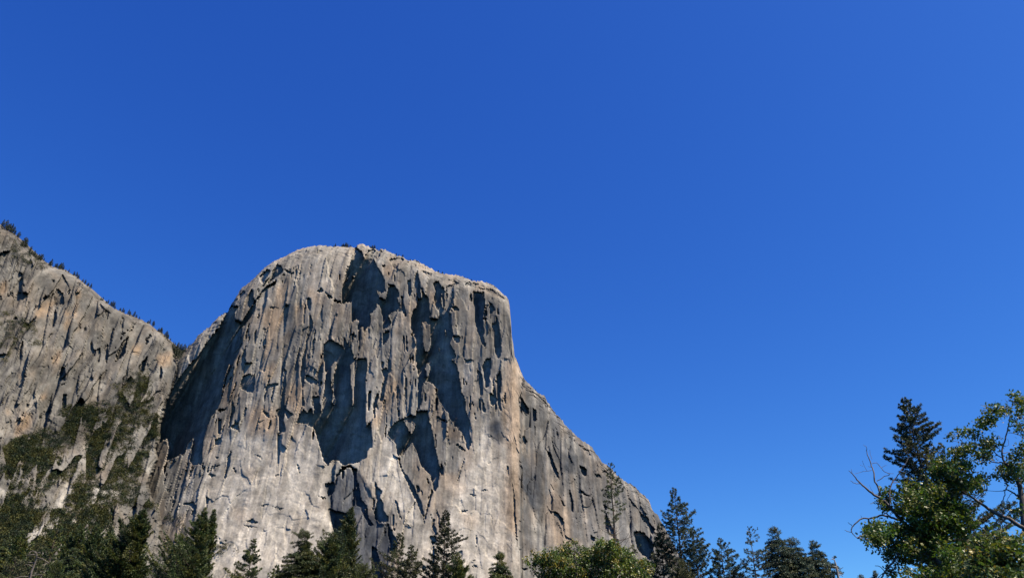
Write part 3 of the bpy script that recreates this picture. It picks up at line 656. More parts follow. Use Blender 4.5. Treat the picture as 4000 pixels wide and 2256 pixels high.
HSH = [P(A=[(645, 955), (720, 1000), (728, 1130), (610, 1125), (620, 1050)]), P(A=[(585, 850), (620, 840), (610, 880)]), P(A=[(630, 1180), (640, 1290), (600, 1400), (590, 1320)]), P(A=[(1130, 1120), (1190, 1180), (1170, 1200), (1130, 1150)]), P(A=[(1200, 1190), (1230, 1210), (1225, 1300), (1205, 1280)]),
       P(A=[(1390, 1260), (1405, 1300), (1390, 1453), (1370, 1350)]), P(A=[(1560, 1300), (1500, 1420), (1475, 1440), (1520, 1360)]), P(A=[(150, 1040), (158, 1120), (142, 1170)]), P(A=[(1080, 1080), (1110, 1090), (1090, 1110)]), P(A=[(870, 880), (930, 880), (900, 910)]), P(A=[(760, 980), (800, 960), (780, 1030)]),
       P(A=[(900, 1340), (915, 1400), (900, 1400)]), P(A=[(320, 1110), (340, 1080), (320, 1130)]), P(A=[(480, 1060), (560, 1020), (500, 1080)]),
       P(B=[(1470, 20), (1440, 110), (1420, 230), (1300, 340), (1310, 260), (1380, 120)]), P(B=[(1680, 250), (1650, 350), (1640, 420), (1570, 450), (1580, 370), (1630, 310)]), P(B=[(1040, 90), (1060, 190), (1100, 200), (1070, 270), (1050, 240), (1030, 150)]), P(B=[(1110, 180), (1135, 170), (1130, 330), (1105, 330)]),
       P(B=[(1190, 170), (1225, 130), (1220, 300), (1205, 340)]), P(B=[(700, 380), (730, 390), (740, 540), (700, 530), (690, 450)]), P(B=[(1480, 490), (1500, 520), (1430, 610), (1370, 660), (1400, 590)]), P(B=[(1640, 480), (1650, 530), (1620, 590)]), P(B=[(720, 700), (760, 690), (740, 850), (710, 880)]),
       P(B=[(870, 700), (890, 720), (870, 820)]), P(B=[(300, 800), (340, 805), (300, 850)]), P(B=[(840, 950), (800, 1030), (710, 1060), (760, 1000)]), P(B=[(1970, 220), (2000, 340), (1970, 330)]), P(B=[(275, 470), (300, 480), (285, 500)]), P(B=[(240, 950), (270, 900), (260, 950)]), P(B=[(1820, 380), (1850, 440), (1810, 560)]),
       P(B=[(470, 1180), (490, 1190), (440, 1330), (420, 1330)]), P(C=[(90, 190), (130, 170), (125, 270), (80, 340), (50, 330), (60, 260)]), P(C=[(440, 260), (520, 240), (470, 330), (430, 310)]), P(C=[(1260, 640), (1290, 700), (1280, 850), (1250, 760)]), P(C=[(650, 130), (690, 150), (660, 180)]), P(C=[(1360, 880), (1400, 800), (1350, 960)]),
       P(B=[(1700, 0), (1720, 40), (1690, 60)]), P(B=[(1380, 0), (1430, 0), (1400, 20)])]
HZT = [P(A=[(560, 1080), (640, 1120), (560, 1240), (380, 1300), (420, 1150)]), P(A=[(860, 960), (920, 960), (900, 1090), (850, 1300), (820, 1250), (870, 1080)]), P(A=[(0, 900), (80, 880), (90, 1000), (0, 1060)]), P(A=[(740, 1200), (800, 1180), (780, 1400), (720, 1453)]), P(B=[(590, 280), (700, 180), (660, 360), (600, 420)]),
       P(B=[(450, 730), (560, 590), (540, 680), (470, 780)]), P(B=[(60, 800), (110, 900), (100, 960), (60, 920)]), P(B=[(210, 450), (260, 440), (240, 560)]), P(B=[(1500, 150), (1620, 120), (1600, 220), (1520, 240)]), P(B=[(1780, 260), (1960, 220), (1960, 360), (1800, 370)]), P(B=[(170, 1080), (280, 920), (400, 950), (320, 1080), (180, 1180)])]
HZP = [P(C=[(340, 910), (500, 820), (680, 790), (860, 800), (860, 840), (680, 850), (590, 930), (560, 1000), (400, 1000), (320, 1030)]), P(C=[(1000, 540), (1100, 420), (1300, 390), (1370, 500), (1200, 560), (1000, 680)]), P(B=[(1000, 540), (1200, 540), (1190, 640), (1100, 720), (1020, 640)]),
       P(C=[(660, 480), (740, 370), (800, 370), (800, 470), (700, 680), (640, 660)]), P(B=[(1800, 860), (1860, 840), (1840, 960), (1780, 960)]), P(C=[(0, 450), (80, 460), (60, 530), (0, 520)]), P(C=[(1270, 1000), (1350, 980), (1340, 1250), (1270, 1200)]), P(C=[(1640, 200), (1750, 180), (1780, 240), (1690, 300)]), P(B=[(1780, 1200), (1820, 1230), (1770, 1330)]),
       P(A=[(1200, 1380), (1240, 1345), (1250, 1360), (1220, 1390)]), P(A=[(560, 1220), (630, 1150), (630, 1180), (570, 1240)]), P(C=[(270, 640), (340, 630), (330, 720), (280, 710)])]
ht, hp = RH.blur(RH.fill(HZT, 10, 9), 7), RH.blur(RH.fill(HZP, 8, 19), 4)
def hill_zone(u, v, X, Z):
    n = 0.5 + 0.5 * fbm(X / 25, Z / 40, 501, 4, 0.6)
    s = lambda a: RH.sample(a, u, v)
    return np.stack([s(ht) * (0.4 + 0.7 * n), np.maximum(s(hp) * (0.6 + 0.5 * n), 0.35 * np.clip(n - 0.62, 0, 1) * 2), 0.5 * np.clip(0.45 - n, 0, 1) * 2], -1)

def hill_proc(u, v):
    uu = u + 0.35 * (v - 1500)
    b = fbm((uu + 8 * fbm(u / 25, v / 30, 713, 3)) / 10, v / 42, 714, 3, 0.5)
    patch = fbm(u / 110, v / 110, 715, 3, 0.5)
    top = np.interp(u, HT_A[:, 0], HT_A[:, 1])
    return (b + 0.45 * patch > 0.98) & (v > top + 22)
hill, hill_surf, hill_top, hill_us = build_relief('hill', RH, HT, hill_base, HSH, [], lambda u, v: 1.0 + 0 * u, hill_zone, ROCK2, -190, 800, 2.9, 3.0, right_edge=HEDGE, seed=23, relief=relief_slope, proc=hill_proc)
tag(hill, 'broken grey rock ridge and brushy slope falling to the right beside the monolith', 'hillside', kind='structure')

# ------------------------------------------------------------------ valley floor
g = 9000.0
n = 60
gx, gy = np.meshgrid(np.linspace(-g, g, n), np.linspace(-g, g, n))
gz = np.where(np.hypot(gx, gy) > 300, 1.5 * pnoise(gx / 800, gy / 800, 3), 0) - 0.02
idx = np.arange(n * n).reshape(n, n)
ground = mesh('ground', np.stack([gx, gy, gz], -1).reshape(-1, 3), np.stack([idx[:-1, :-1], idx[:-1, 1:], idx[1:, 1:], idx[1:, :-1]], -1).reshape(-1, 4), ground_material())
tag(ground, kind='structure')

# ================================================================== vegetation tools
def tube(pts, rad, sides=6):
    """tapered tube along points -> verts, quad faces"""
    pts = np.asarray(pts, float); rad = np.asarray(rad, float)
    tg = np.gradient(pts, axis=0); tg /= np.linalg.norm(tg, axis=1, keepdims=True) + 1e-9
    ref = np.array([0.31, 0.95, 0.05]); a = np.cross(tg, ref); a /= np.linalg.norm(a, axis=1, keepdims=True) + 1e-9
    b = np.cross(tg, a)
    an = np.linspace(0, 2 * math.pi, sides, endpoint=False)
    v = pts[:, None, :] + rad[:, None, None] * (np.cos(an)[None, :, None] * a[:, None, :] + np.sin(an)[None, :, None] * b[:, None, :])
    k = len(pts); i = np.arange(k * sides).reshape(k, sides); j = np.roll(i, -1, 1)
    return v.reshape(-1, 3), np.stack([i[:-1], j[:-1], j[1:], i[1:]], -1).reshape(-1, 4)

class Tubes:
    def __init__(s): s.v, s.f, s.n = [], [], 0
    def add(s, pts, rad, sides=6):
        v, f = tube(pts, rad, sides); s.v.append(v); s.f.append(f + s.n); s.n += len(v)
    def obj(s, name, mat, parent=None, loc=None):
        return mesh(name, np.concatenate(s.v), np.concatenate(s.f), mat, parent, smooth=True, loc=loc)

def rnd_dirs(n, r):
    d = r.normal(size=(n, 3)); return d / np.linalg.norm(d, axis=1, keepdims=True)

def blades(c, d, length, width, r, col):
    """one thin leaf-sized quad (kite) per row: centre root c, direction d"""
    n = len(c)
    side = np.cross(d, rnd_dirs(n, r)); side /= np.linalg.norm(side, axis=1, keepdims=True) + 1e-9
    L = np.asarray(length).reshape(-1, 1) * np.ones((n, 1)); W = np.asarray(width).reshape(-1, 1) * np.ones((n, 1))
    v = np.stack([c, c + d * L * 0.5 + side * W * 0.5, c + d * L, c + d * L * 0.5 - side * W * 0.5], 1)
    f = np.arange(n * 4).reshape(n, 4)
    return v.reshape(-1, 3), f, np.repeat(col, 4, 0)

OLIVE = 1.1 * np.array([[0.054, 0.070, 0.020], [0.038, 0.052, 0.020], [0.076, 0.080, 0.022], [0.028, 0.041, 0.020], [0.046, 0.066, 0.022]])
BLUEG = 1.2 * np.array([[0.036, 0.052, 0.034], [0.026, 0.042, 0.030], [0.050, 0.060, 0.030], [0.040, 0.058, 0.040]])
DRAB = 1.15 * np.array([[0.050, 0.054, 0.024], [0.036, 0.042, 0.022], [0.062, 0.062, 0.026], [0.044, 0.050, 0.022]])

def conifer(name, u, v, Y, prof, style, label, cat, group, seed, pal=OLIVE, dens=1.0, lean=0.0, below=0.35, leader=None, bare=()):
    """prof: (pixels below the tip, half width left, half width right). The trunk stands on the ground under the tip."""
    r = np.random.default_rng(seed)
    tip = at_y(u, v, Y); H = tip[2]
    mpp = Y / rays(u, v)[1] / FPX * 1.06
    root = empty(name, (tip[0], tip[1], 0)); tag(root, label, cat, group)
    pp = np.array(prof, float)
    hb, wl, wr = pp[:, 0] * mpp, pp[:, 1] * mpp, pp[:, 2] * mpp
    T = Tubes()
    n = 16
    zz = np.linspace(0, H, n); wob = np.cumsum(r.normal(size=(n, 2)), 0) * 0.05 * H / 30; wob -= wob[-1]
    r0 = 0.011 * H + 0.03
    trunk = np.stack([wob[:, 0] + lean * (zz - H), wob[:, 1], zz], -1)
    T.add(trunk, np.maximum(r0 * (1 - zz / H) ** 0.85, 0.02), 8)
    tx = lambda z: np.array([np.interp(z, zz, trunk[:, 0]), np.interp(z, zz, trunk[:, 1]), z])
    C, Dr, Ln, Wd, Cl = [], [], [], [], []
    h = 0.12
    hmax = H * (1 - below)
    pal = np.asarray(pal)
    gs = {'pine': 0.52, 'fir': 0.34, 'cedar': 0.36, 'bare': 0.62}[style] * max(0.6, min(1.5, mpp / 0.045)) / dens ** 0.5
    while h < hmax:
        nb = {'pine': 4, 'fir': 5, 'cedar': 5, 'bare': 4}[style]
        a0 = r.uniform(0, 6.28)
        for b in range(nb):
            if r.uniform() < (0.12 if style != 'bare' else 0.25): continue
            az = a0 + b * 6.283 / nb + r.normal() * 0.35
            cx = math.cos(az)
            w = np.interp(h, hb, wr if cx > 0 else wl)
            L = w * r.uniform(0.75, 1.5) + 0.08
            z = H - h + r.normal() * 0.1
            p0 = tx(min(z, H - 0.05))
            out = np.array([cx, math.sin(az), 0])
            t = np.linspace(0, 1, 6)
            if style in ('pine', 'bare'):
                rise = (0.15 * t + 0.40 * t ** 2.2) * L * r.uniform(0.5, 1.2) * (1.6 if h < 1.5 else 1.0) - 0.12 * t * L
            elif style == 'cedar':
                rise = (0.10 * t + 0.55 * t ** 2) * L * r.uniform(0.6, 1.3)
            else:
                rise = (-0.12 * t - 0.22 * t ** 2 + 0.12 * t ** 4) * L * r.uniform(0.6, 1.4)
                if h < 1.2: rise = 0.5 * t * L
            side = np.array([-out[1], out[0], 0]) * r.normal() * 0.12
            pts = p0 + out * (t * L)[:, None] + side * (t ** 2 * L)[:, None] + np.array([0, 0, 1.0]) * rise[:, None]
            br = 0.012 + 0.010 * L
            T.add(pts, br * (1 - 0.75 * t), 4)
            isbare = any(a <= h / max(mpp, 1e-6) <= c for a, c in bare)
            if isbare and r.uniform() < 0.8:
                # a few dead side twigs
                for q in range(3):
                    tt = r.uniform(0.4, 1); pc = np.array([np.interp(tt, t, pts[:, k]) for k in range(3)])
                    dd = out * 0.5 + rnd_dirs(1, r)[0] * 0.7; T.add(np.array([pc, pc + dd * 0.25 * L, pc + dd * 0.45 * L + [0, 0, 0.1]]), [0.012, 0.009, 0.004], 3)
                continue
            base_c = pal[r.integers(len(pal))] * r.uniform(0.75, 1.25)
            if style in ('pine', 'bare'):
                nt = max(1, int(L / (0.22 if style == 'pine' else 0.34) * dens) + 1)
                for q in range(nt):
                    tt = 1 - (q / nt) * 0.72 - r.uniform(0, 0.05)
                    pc = np.array([np.interp(tt, t, pts[:, k]) for k in range(3)])
                    if q:
                        off = np.array([-out[1], out[0], 0]) * r.choice([-1, 1]) * r.uniform(0.08, 0.26) * L * (1.2 - tt) + np.array([0, 0, r.uniform(0.0, 0.18)]) + out * 0.1
                        T.add(np.array([pc, pc + off * 0.6, pc + off]), [0.014, 0.011, 0.006], 3); pc = pc + off
                    m = 15
                    dd = rnd_dirs(m, r) + out * 0.45 + np.array([0, 0, 0.45]); dd /= np.linalg.norm(dd, axis=1, keepdims=True)
                    sz = min(1.0, 0.6 + 0.15 * h) * r.uniform(0.75, 1.2) * 0.34 * max(0.75, min(1.3, mpp / 0.045))
                    C.append(np.repeat((pc - out * 0.05)[None], m, 0)); Dr.append(dd); Ln.append(sz * r.uniform(0.7, 1.15, m)); Wd.append(np.full(m, 0.075 * max(0.8, mpp / 0.045)))
                    Cl.append(base_c[None] * r.uniform(0.7, 1.8, (m, 1)))
            else:
                ns = int((9 + 26 * L) * dens)
                tt = r.uniform(0.10, 1.0, ns) ** 0.8
                pc = np.stack([np.interp(tt, t, pts[:, k]) for k in range(3)], -1)
                lat = np.array([-out[1], out[0], 0])
                sd = r.choice([-1, 1], ns)
                wsp = 0.42 * L * (1.08 - tt) * r.uniform(0.1, 1, ns)
                hang = -0.35 if style == 'fir' else 0.35
                dd = out * 0.7 + lat[None] * sd[:, None] * r.uniform(0.3, 1.0, (ns, 1)) + np.array([0, 0, 1.0]) * (hang + r.normal(0, 0.35, (ns, 1)))
                dd /= np.linalg.norm(dd, axis=1, keepdims=True)
                pc = pc + lat[None] * (sd * wsp)[:, None] + np.array([0, 0, 1.0]) * r.normal(0, 0.07, (ns, 1))
                k = 3
                pc = np.repeat(pc, k, 0) + r.normal(0, 0.06, (ns * k, 3)); dd = np.repeat(dd, k, 0) + r.normal(0, 0.35, (ns * k, 3)); dd /= np.linalg.norm(dd, axis=1, keepdims=True)
                sc = max(0.8, min(1.6, mpp / 0.045))
                C.append(pc); Dr.append(dd); tp = min(1.0, 0.42 + 0.2 * h); Ln.append(r.uniform(0.17, 0.34, ns * k) * sc * tp); Wd.append(r.uniform(0.07, 0.13, ns * k) * sc * tp)
                Cl.append(base_c[None] * r.uniform(0.7, 1.9, (ns * k, 1)))
        h += gs * r.uniform(0.75, 1.25) * (0.75 + 0.4 * min(1, h / 8))
    # leader tuft
    m = 40
    dd = rnd_dirs(m, r) * 0.7 + np.array([0, 0, 1.0]); dd /= np.linalg.norm(dd, axis=1, keepdims=True)
    C.append(tx(H)[None] - np.array([0, 0, 1.0]) * r.uniform(0.0, 0.9, (m, 1))); Dr.append(dd); Ln.append(r.uniform(0.12, 0.24, m)); Wd.append(np.full(m, 0.06)); Cl.append(pal[r.integers(len(pal), size=m)] * 0.9)
    vv, ff, cc = blades(np.concatenate(C), np.concatenate(Dr), np.concatenate(Ln), np.concatenate(Wd), r, np.concatenate(Cl))
    T.obj('trunk', BARK, root)
    mesh('crown', vv, ff, NEEDLE, root, attr={'tint': cc})
    return root
SKY_SAT, SKY_STR, SUN_STR, EXPO = 1.3, 0.063, 3.9, 1.27
SKY_CH = [(0.95, 0.688), (1.09, 0.829), (0.75, 1.716)]

# ================================================================== small conifers on the skylines (one build, copied)
def small_conifer(seed, kind):
    r = np.random.default_rng(seed)
    C, D, L, Wd, Cl = [], [], [], [], []
    Hh = 10.0
    T = Tubes(); T.add([[0, 0, -2.0], [0, 0, 5], [0.1, 0, Hh]], [0.28, 0.16, 0.03], 5)
    pal = np.array([[0.030, 0.042, 0.020], [0.042, 0.050, 0.022], [0.024, 0.036, 0.020]])
    h = 0.2
    while h < 8.6:
        w = 0.16 + (0.26 * h if kind == 0 else 0.75 * (h ** 0.6))
        w *= r.uniform(0.7, 1.2)
        for b in range(4):
            a = r.uniform(0, 6.28); o = np.array([math.cos(a), math.sin(a), -0.12])
            m = int(5 + 6 * w)
            tt = r.uniform(0.15, 1.0, m)
            C.append(np.array([0, 0, Hh - h]) + o * (tt * w)[:, None] + r.normal(0, 0.16, (m, 3)))
            D.append(o + r.normal(0, 0.5, (m, 3))); L.append(r.uniform(0.5, 0.9, m) * min(1, 0.35 + 0.18 * h)); Wd.append(r.uniform(0.22, 0.40, m)); Cl.append(pal[r.integers(3)] * r.uniform(0.7, 1.35, (m, 1)))
        h += 0.42
    d = np.concatenate(D); d /= np.linalg.norm(d, axis=1, keepdims=True)
    v, f, c = blades(np.concatenate(C), d, np.concatenate(L), np.concatenate(Wd), r, np.concatenate(Cl))
    tv, tf = np.concatenate(T.v), np.concatenate(T.f)
    allv = np.concatenate([v, tv]); allf = np.concatenate([f, tf + len(v)])
    tc = np.concatenate([c, np.full((len(tv), 3), 0.04)])
    return mesh('ridge_conifer', allv, allf, NEEDLE, attr={'tint': tc})
protos = [small_conifer(100 + i, i % 2) for i in range(4)]
used = [False] * 4
def ridge_tree(u, v, hpx, top_u, top_v, surf, label, group, k, back=3.0, cat='tree'):
    """tree whose foot stands on the skyline under column u"""
    vt = float(np.interp(u, top_u, top_v))
    foot_v = min(max(v, vt + 1.0), vt + 60)
    p = surf(u, foot_v)
    dist = p[1] / rays(u, foot_v)[1]
    hgt = hpx * dist / FPX * 1.12
    i = k % 4
    if not used[i]: o = protos[i]; used[i] = True
    else: o = protos[i].copy(); COL.objects.link(o)
    s = 1.3 * hgt / 10.0
    o.location = (p[0], p[1] + back, p[2] + 0.3)
    o.scale = (s * random.uniform(0.7, 1.1), s * random.uniform(0.7, 1.1), s * 1.0); o.rotation_euler = (0, 0, random.uniform(0, 6.28))
    tag(o, label, cat, group)
    return o
kk = 0
def run(crop, items, label, group, top_u, top_v, surf):
    global kk
    for it in items:
        x, y, h = it
        (u, v), = P(**{crop: [(x, y)]})
        ridge_tree(u, v + 2, h * 800 / 2325.0 * 1.0, top_u, top_v, surf, label, group, kk); kk += 1
RG = 'small conifers along the skyline of the left ridge'
run('A', [(5, 225, 80), (40, 240, 95), (66, 262, 70), (82, 285, 75), (105, 300, 85), (130, 315, 70), (150, 330, 50), (190, 350, 60)], 'one of the dark conifers crowded at the upper left end of the ridge skyline', RG, hill_us, hill_top, hill_surf)
run('A', [(232, 465, 70), (248, 468, 95), (267, 462, 90)], 'tall dark conifer in the close trio just below the uppermost clump on the left ridge', RG, hill_us, hill_top, hill_surf)
run('A', [(320, 540, 72), (345, 548, 45), (368, 545, 58), (392, 590, 48), (418, 600, 55), (436, 604, 66), (455, 604, 60), (482, 620, 34)], 'one of the conifers in the mixed row on the ridge above the square dark cave', RG, hill_us, hill_top, hill_surf)
run('A', [(545, 680, 45), (560, 682, 68), (612, 700, 40), (628, 702, 46), (652, 712, 48), (666, 712, 58), (682, 724, 66), (702, 732, 45), (730, 748, 26), (765, 756, 36)], 'one of the conifers in the short broken row halfway down the left ridge skyline', RG, hill_us, hill_top, hill_surf)
run('A', [(824, 790, 40), (854, 796, 45), (872, 830, 44), (925, 850, 34), (950, 856, 45), (978, 870, 40), (992, 880, 30), (1015, 892, 48)], 'small conifer spaced along the ridge just before its step down', RG, hill_us, hill_top, hill_surf)
run('A', [(1130, 1074, 34), (1152, 1080, 40), (1192, 1105, 26), (1212, 1104, 42), (1245, 1130, 48), (1262, 1132, 62), (1278, 1140, 58), (1292, 1156, 30)], 'one of the conifers on the rock step below the notch in the left ridge', RG, hill_us, hill_top, hill_surf)
run('A', [(1352, 1190, 32), (1380, 1204, 46), (1395, 1210, 30), (1445, 1226, 50), (1462, 1232, 40), (1510, 1252, 50), (1536, 1262, 30), (1570, 1282, 30)], 'one of the conifers on the lower left ridge above the dark rock clefts', RG, hill_us, hill_top, hill_surf)
run('A', [(1666, 1340, 32), (1686, 1344, 48), (1725, 1368, 52), (1790, 1430, 40), (1815, 1438, 46)], 'conifer among the last few before the gap between ridge and monolith', RG, hill_us, hill_top, hill_surf)
run('D', [(40, 1135, 30), (70, 1155, 55), (112, 1200, 42), (132, 1205, 60), (150, 1215, 42), (178, 1245, 30)], 'conifer on the end shoulder of the left ridge beside the gap', RG, hill_us, hill_top, hill_surf)
# the grove standing in the notch (on the ground between the ridge and the wall)
for i, (x, y, h) in enumerate([(205, 1360, 120), (225, 1365, 115), (248, 1390, 130), (262, 1370, 125), (282, 1400, 130), (300, 1385, 120), (318, 1390, 100), (335, 1380, 115), (240, 1440, 120), (275, 1450, 120), (305, 1440, 100), (365, 1330, 45), (390, 1330, 55), (410, 1300, 40), (430, 1290, 36)]):
    (u, v), = P(D=[(x, y)])
    p = ec_surf(u, v + 4); p = CAM + (p - CAM) * 0.985
    j = i % 4
    o = protos[j].copy(); COL.objects.link(o)
    s = h * 800 / 2325 * (p[1] / rays(u, v)[1]) / FPX / 10 * 1.1
    o.location = p - np.array([0, 0, 1.0]); o.scale = (s * 0.62, s * 0.62, s); o.rotation_euler = (0, 0, random.uniform(0, 6.28))
    tag(o, 'slim dark conifer crowded in the gap between the left ridge and the monolith' if i < 11 else 'small dark tree on the lowest left shoulder of the monolith above its shadowed recess', 'tree', 'conifers in the gap below the monolith' if i < 11 else 'small trees on the left shoulder of the monolith')
MG = 'tiny trees along the summit rim of the monolith'
run('D', [(700, 1012, 22), (760, 970, 26), (785, 958, 30), (805, 945, 24)], 'low dark bush on the left shoulder rim of the monolith', MG, ec_us, ec_top, ec_surf)
run('E', [(22, 182, 44), (5, 186, 25), (95, 182, 30), (112, 184, 42), (135, 184, 50), (150, 186, 52), (165, 186, 40), (190, 184, 32), (205, 186, 22)], 'tiny dark tree on the flat summit left of the boulder pile', MG, ec_us, ec_top, ec_surf)
run('E', [(425, 198, 30), (445, 202, 44), (468, 205, 46), (500, 208, 26)], 'tiny dark tree right beside the summit boulder pile', MG, ec_us, ec_top, ec_surf)
run('E', [(715, 276, 28), (745, 285, 26), (790, 298, 34), (850, 325, 20), (875, 330, 26), (945, 352, 18), (985, 372, 16), (1040, 398, 18)], 'speck of a tree on the upper right rim of the monolith', MG, ec_us, ec_top, ec_surf)
run('E', [(1195, 462, 28), (1242, 474, 32), (1290, 490, 14), (1345, 502, 16), (1400, 512, 20), (1420, 516, 16), (1492, 530, 18), (1530, 542, 20), (1572, 554, 26), (1750, 606, 22), (1835, 642, 18)], 'speck of a tree on the sloping right brow of the monolith', MG, ec_us, ec_top, ec_surf)
run('J', [(1355, 398, 20), (1212, 302, 22), (1090, 190, 16), (1245, 330, 16), (1560, 585, 14)], 'speck of a tree on the skyline of the lower right wall', MG, ec_us, ec_top, ec_surf)
run('G', [(2302, 358, 20), (2250, 300, 16)], 'speck of a tree where the right skyline leaves the vertical prow', MG, ec_us, ec_top, ec_surf)
for i in range(4):
    if not used[i]: bpy.data.objects.remove(protos[i])

# ================================================================== brush on the slope
def brush(name, raster, polys, count, surf, size, label, seed, thin=0.0, hole=()):
    r = np.random.default_rng(seed)
    m = raster.fill(polys, 9, seed)
    n2 = fbm(raster.U / 26, raster.V / 22, seed + 5, 4, 0.6)
    m &= n2 > thin
    if hole: m &= ~raster.fill(hole, 9, seed + 1)
    jj, ii = np.nonzero(m)
    pick = r.integers(len(jj), size=count)
    u = raster.us[ii[pick]] + r.uniform(-1, 1, count) * raster.step; v = raster.vs[jj[pick]] + r.uniform(-1, 1, count) * raster.step
    p = surf(u, v)
    K = 26
    sz = r.uniform(size[0], size[1], count) * (1 + 0.5 * (r.uniform(size=count) > 0.85))
    d = rnd_dirs(count * K, r); d[:, 2] = np.abs(d[:, 2]) * 0.9
    rad = r.uniform(0.55, 1.0, count * K) ** 0.6
    c = np.repeat(p, K, 0) + d * (np.repeat(sz, K) * rad)[:, None] * np.array([1, 1, 1.15]) + np.array([0, -0.8, 0.3])
    fam = fbm(u / 60, v / 50, seed + 9, 3, 0.6)
    pal = np.array([[0.030, 0.044, 0.020], [0.048, 0.058, 0.020], [0.068, 0.068, 0.022], [0.022, 0.034, 0.020], [0.085, 0.070, 0.024]])
    w = np.clip((fam * 1.4 + 0.55 + r.normal(0, 0.25, count)) * 4, 0, 4).astype(int)
    col = np.repeat(pal[np.array([3, 0, 1, 2, 2])[w]] * r.uniform(0.7, 1.25, (count, 1)), K, 0) * r.uniform(0.65, 1.4, (count * K, 1))
    dd = d * 0.7 + rnd_dirs(count * K, r) * 0.7; dd /= np.linalg.norm(dd, axis=1, keepdims=True)
    v_, f_, c_ = blades(c, dd, r.uniform(0.7, 1.3, count * K) * np.repeat(sz, K) * 0.42, r.uniform(0.5, 0.9, count * K) * np.repeat(sz, K) * 0.36, r, col)
    o = mesh(name, v_, f_, BRUSH, attr={'tint': c_})
    tag(o, label, None, None, 'stuff')
    return o
BR_DENSE = [P(B=[(700, 1060), (820, 1010), (860, 900), (1000, 860), (1150, 870), (1300, 890), (1240, 980), (1180, 1050), (1300, 1180), (1500, 1290), (1620, 1400), (1700, 1453)], C=[(1620, 0), (1590, 250), (1400, 340), (1350, 200), (1230, 60)], B2=[(1180, 1453), (1100, 1300), (900, 1230), (830, 1160)]),
            P(B=[(120, 1240), (420, 1130), (480, 1170), (400, 1280), (430, 1380), (560, 1400), (600, 1453), (100, 1453)]), P(C=[(150, 0), (600, 0), (560, 160), (480, 300), (340, 400), (440, 480), (380, 600), (250, 560), (300, 420), (200, 300), (330, 150), (200, 120)]),
            P(C=[(0, 560), (250, 510), (270, 720), (480, 700), (720, 690), (720, 760), (480, 810), (320, 900), (180, 900), (0, 900)]),
            P(C=[(920, 700), (1200, 680), (1250, 760), (1280, 1000), (1290, 1250), (1270, 1453), (0, 1453), (0, 940), (160, 920), (340, 1010), (560, 1010), (600, 930), (680, 870), (870, 860)]),
            P(C=[(820, 480), (880, 380), (950, 420), (1040, 430), (950, 660), (860, 660), (800, 560)]), P(C=[(1500, 620), (1630, 490), (1720, 560), (1790, 700), (1700, 650), (1600, 640)]), P(B=[(1700, 960), (1790, 940), (1800, 1190), (1720, 1220), (1670, 1160), (1680, 1050)])]
BR_THIN = [P(B=[(0, 0), (150, 0), (180, 60), (140, 200), (50, 350), (0, 350)]), P(A=[(0, 1200), (200, 1260), (400, 1350), (420, 1453), (0, 1453)]), P(B=[(1270, 620), (1500, 450), (1700, 420), (1720, 760), (1500, 720), (1300, 690)]), P(B=[(640, 1090), (700, 830), (1000, 850), (1300, 880), (1560, 900), (1660, 1000), (1560, 1300), (1400, 1250), (900, 1100), (800, 1170), (1000, 1453), (600, 1453), (560, 1300)]),
           P(C=[(600, 0), (1250, 0), (1400, 300), (1250, 400), (1000, 420), (820, 380), (700, 350), (480, 500), (400, 400), (600, 200)]), P(C=[(0, 0), (150, 0), (130, 160), (60, 200), (40, 400), (200, 430), (250, 520), (0, 560)]), P(C=[(1250, 400), (1500, 330), (1640, 420), (1500, 620), (1280, 700), (1000, 700), (1020, 560)]),
           P(A=[(100, 380), (200, 430), (330, 560), (560, 700), (540, 760), (300, 680), (60, 500)]), P(B=[(300, 80), (500, 60), (540, 110), (400, 180)]), P(B=[(1500, 620), (1640, 700), (1700, 900), (1600, 960), (1450, 800)])]
brush('brush', RH, BR_DENSE, 9500, hill_surf, (1.5, 3.6), 'olive green brush and scrub covering the lower left rock slope', 61, thin=-0.55)
brush('scrub', RH, BR_THIN, 3600, hill_surf, (1.0, 2.8), 'scattered low scrub in the cracks of the left rock slope', 63, thin=-0.12)
BR_MID = [P(B=[(0, 1330), (200, 1220), (420, 1130), (560, 1080), (700, 860), (900, 830), (1300, 760), (1450, 600), (1620, 460), (1720, 520), (1740, 800), (1690, 1000), (1690, 1453)], C=[(1640, 60), (1600, 400), (1700, 640), (1780, 760), (1700, 1000), (1600, 1250), (1300, 1453), (0, 1453)])]
BR_HOLE = [P(C=[(560, 400), (700, 330), (830, 330), (800, 470), (690, 690), (380, 690), (450, 560)]), P(C=[(1290, 640), (1700, 660), (1800, 760), (1800, 1453), (1300, 1453), (1270, 1000)]), P(C=[(740, 0), (860, 0), (850, 300), (760, 330)])]
brush('undergrowth', RH, BR_MID, 11500, hill_surf, (1.2, 3.3), 'dark broken undergrowth between the rock ribs of the lower left slope', 64, thin=-0.22, hole=BR_HOLE)
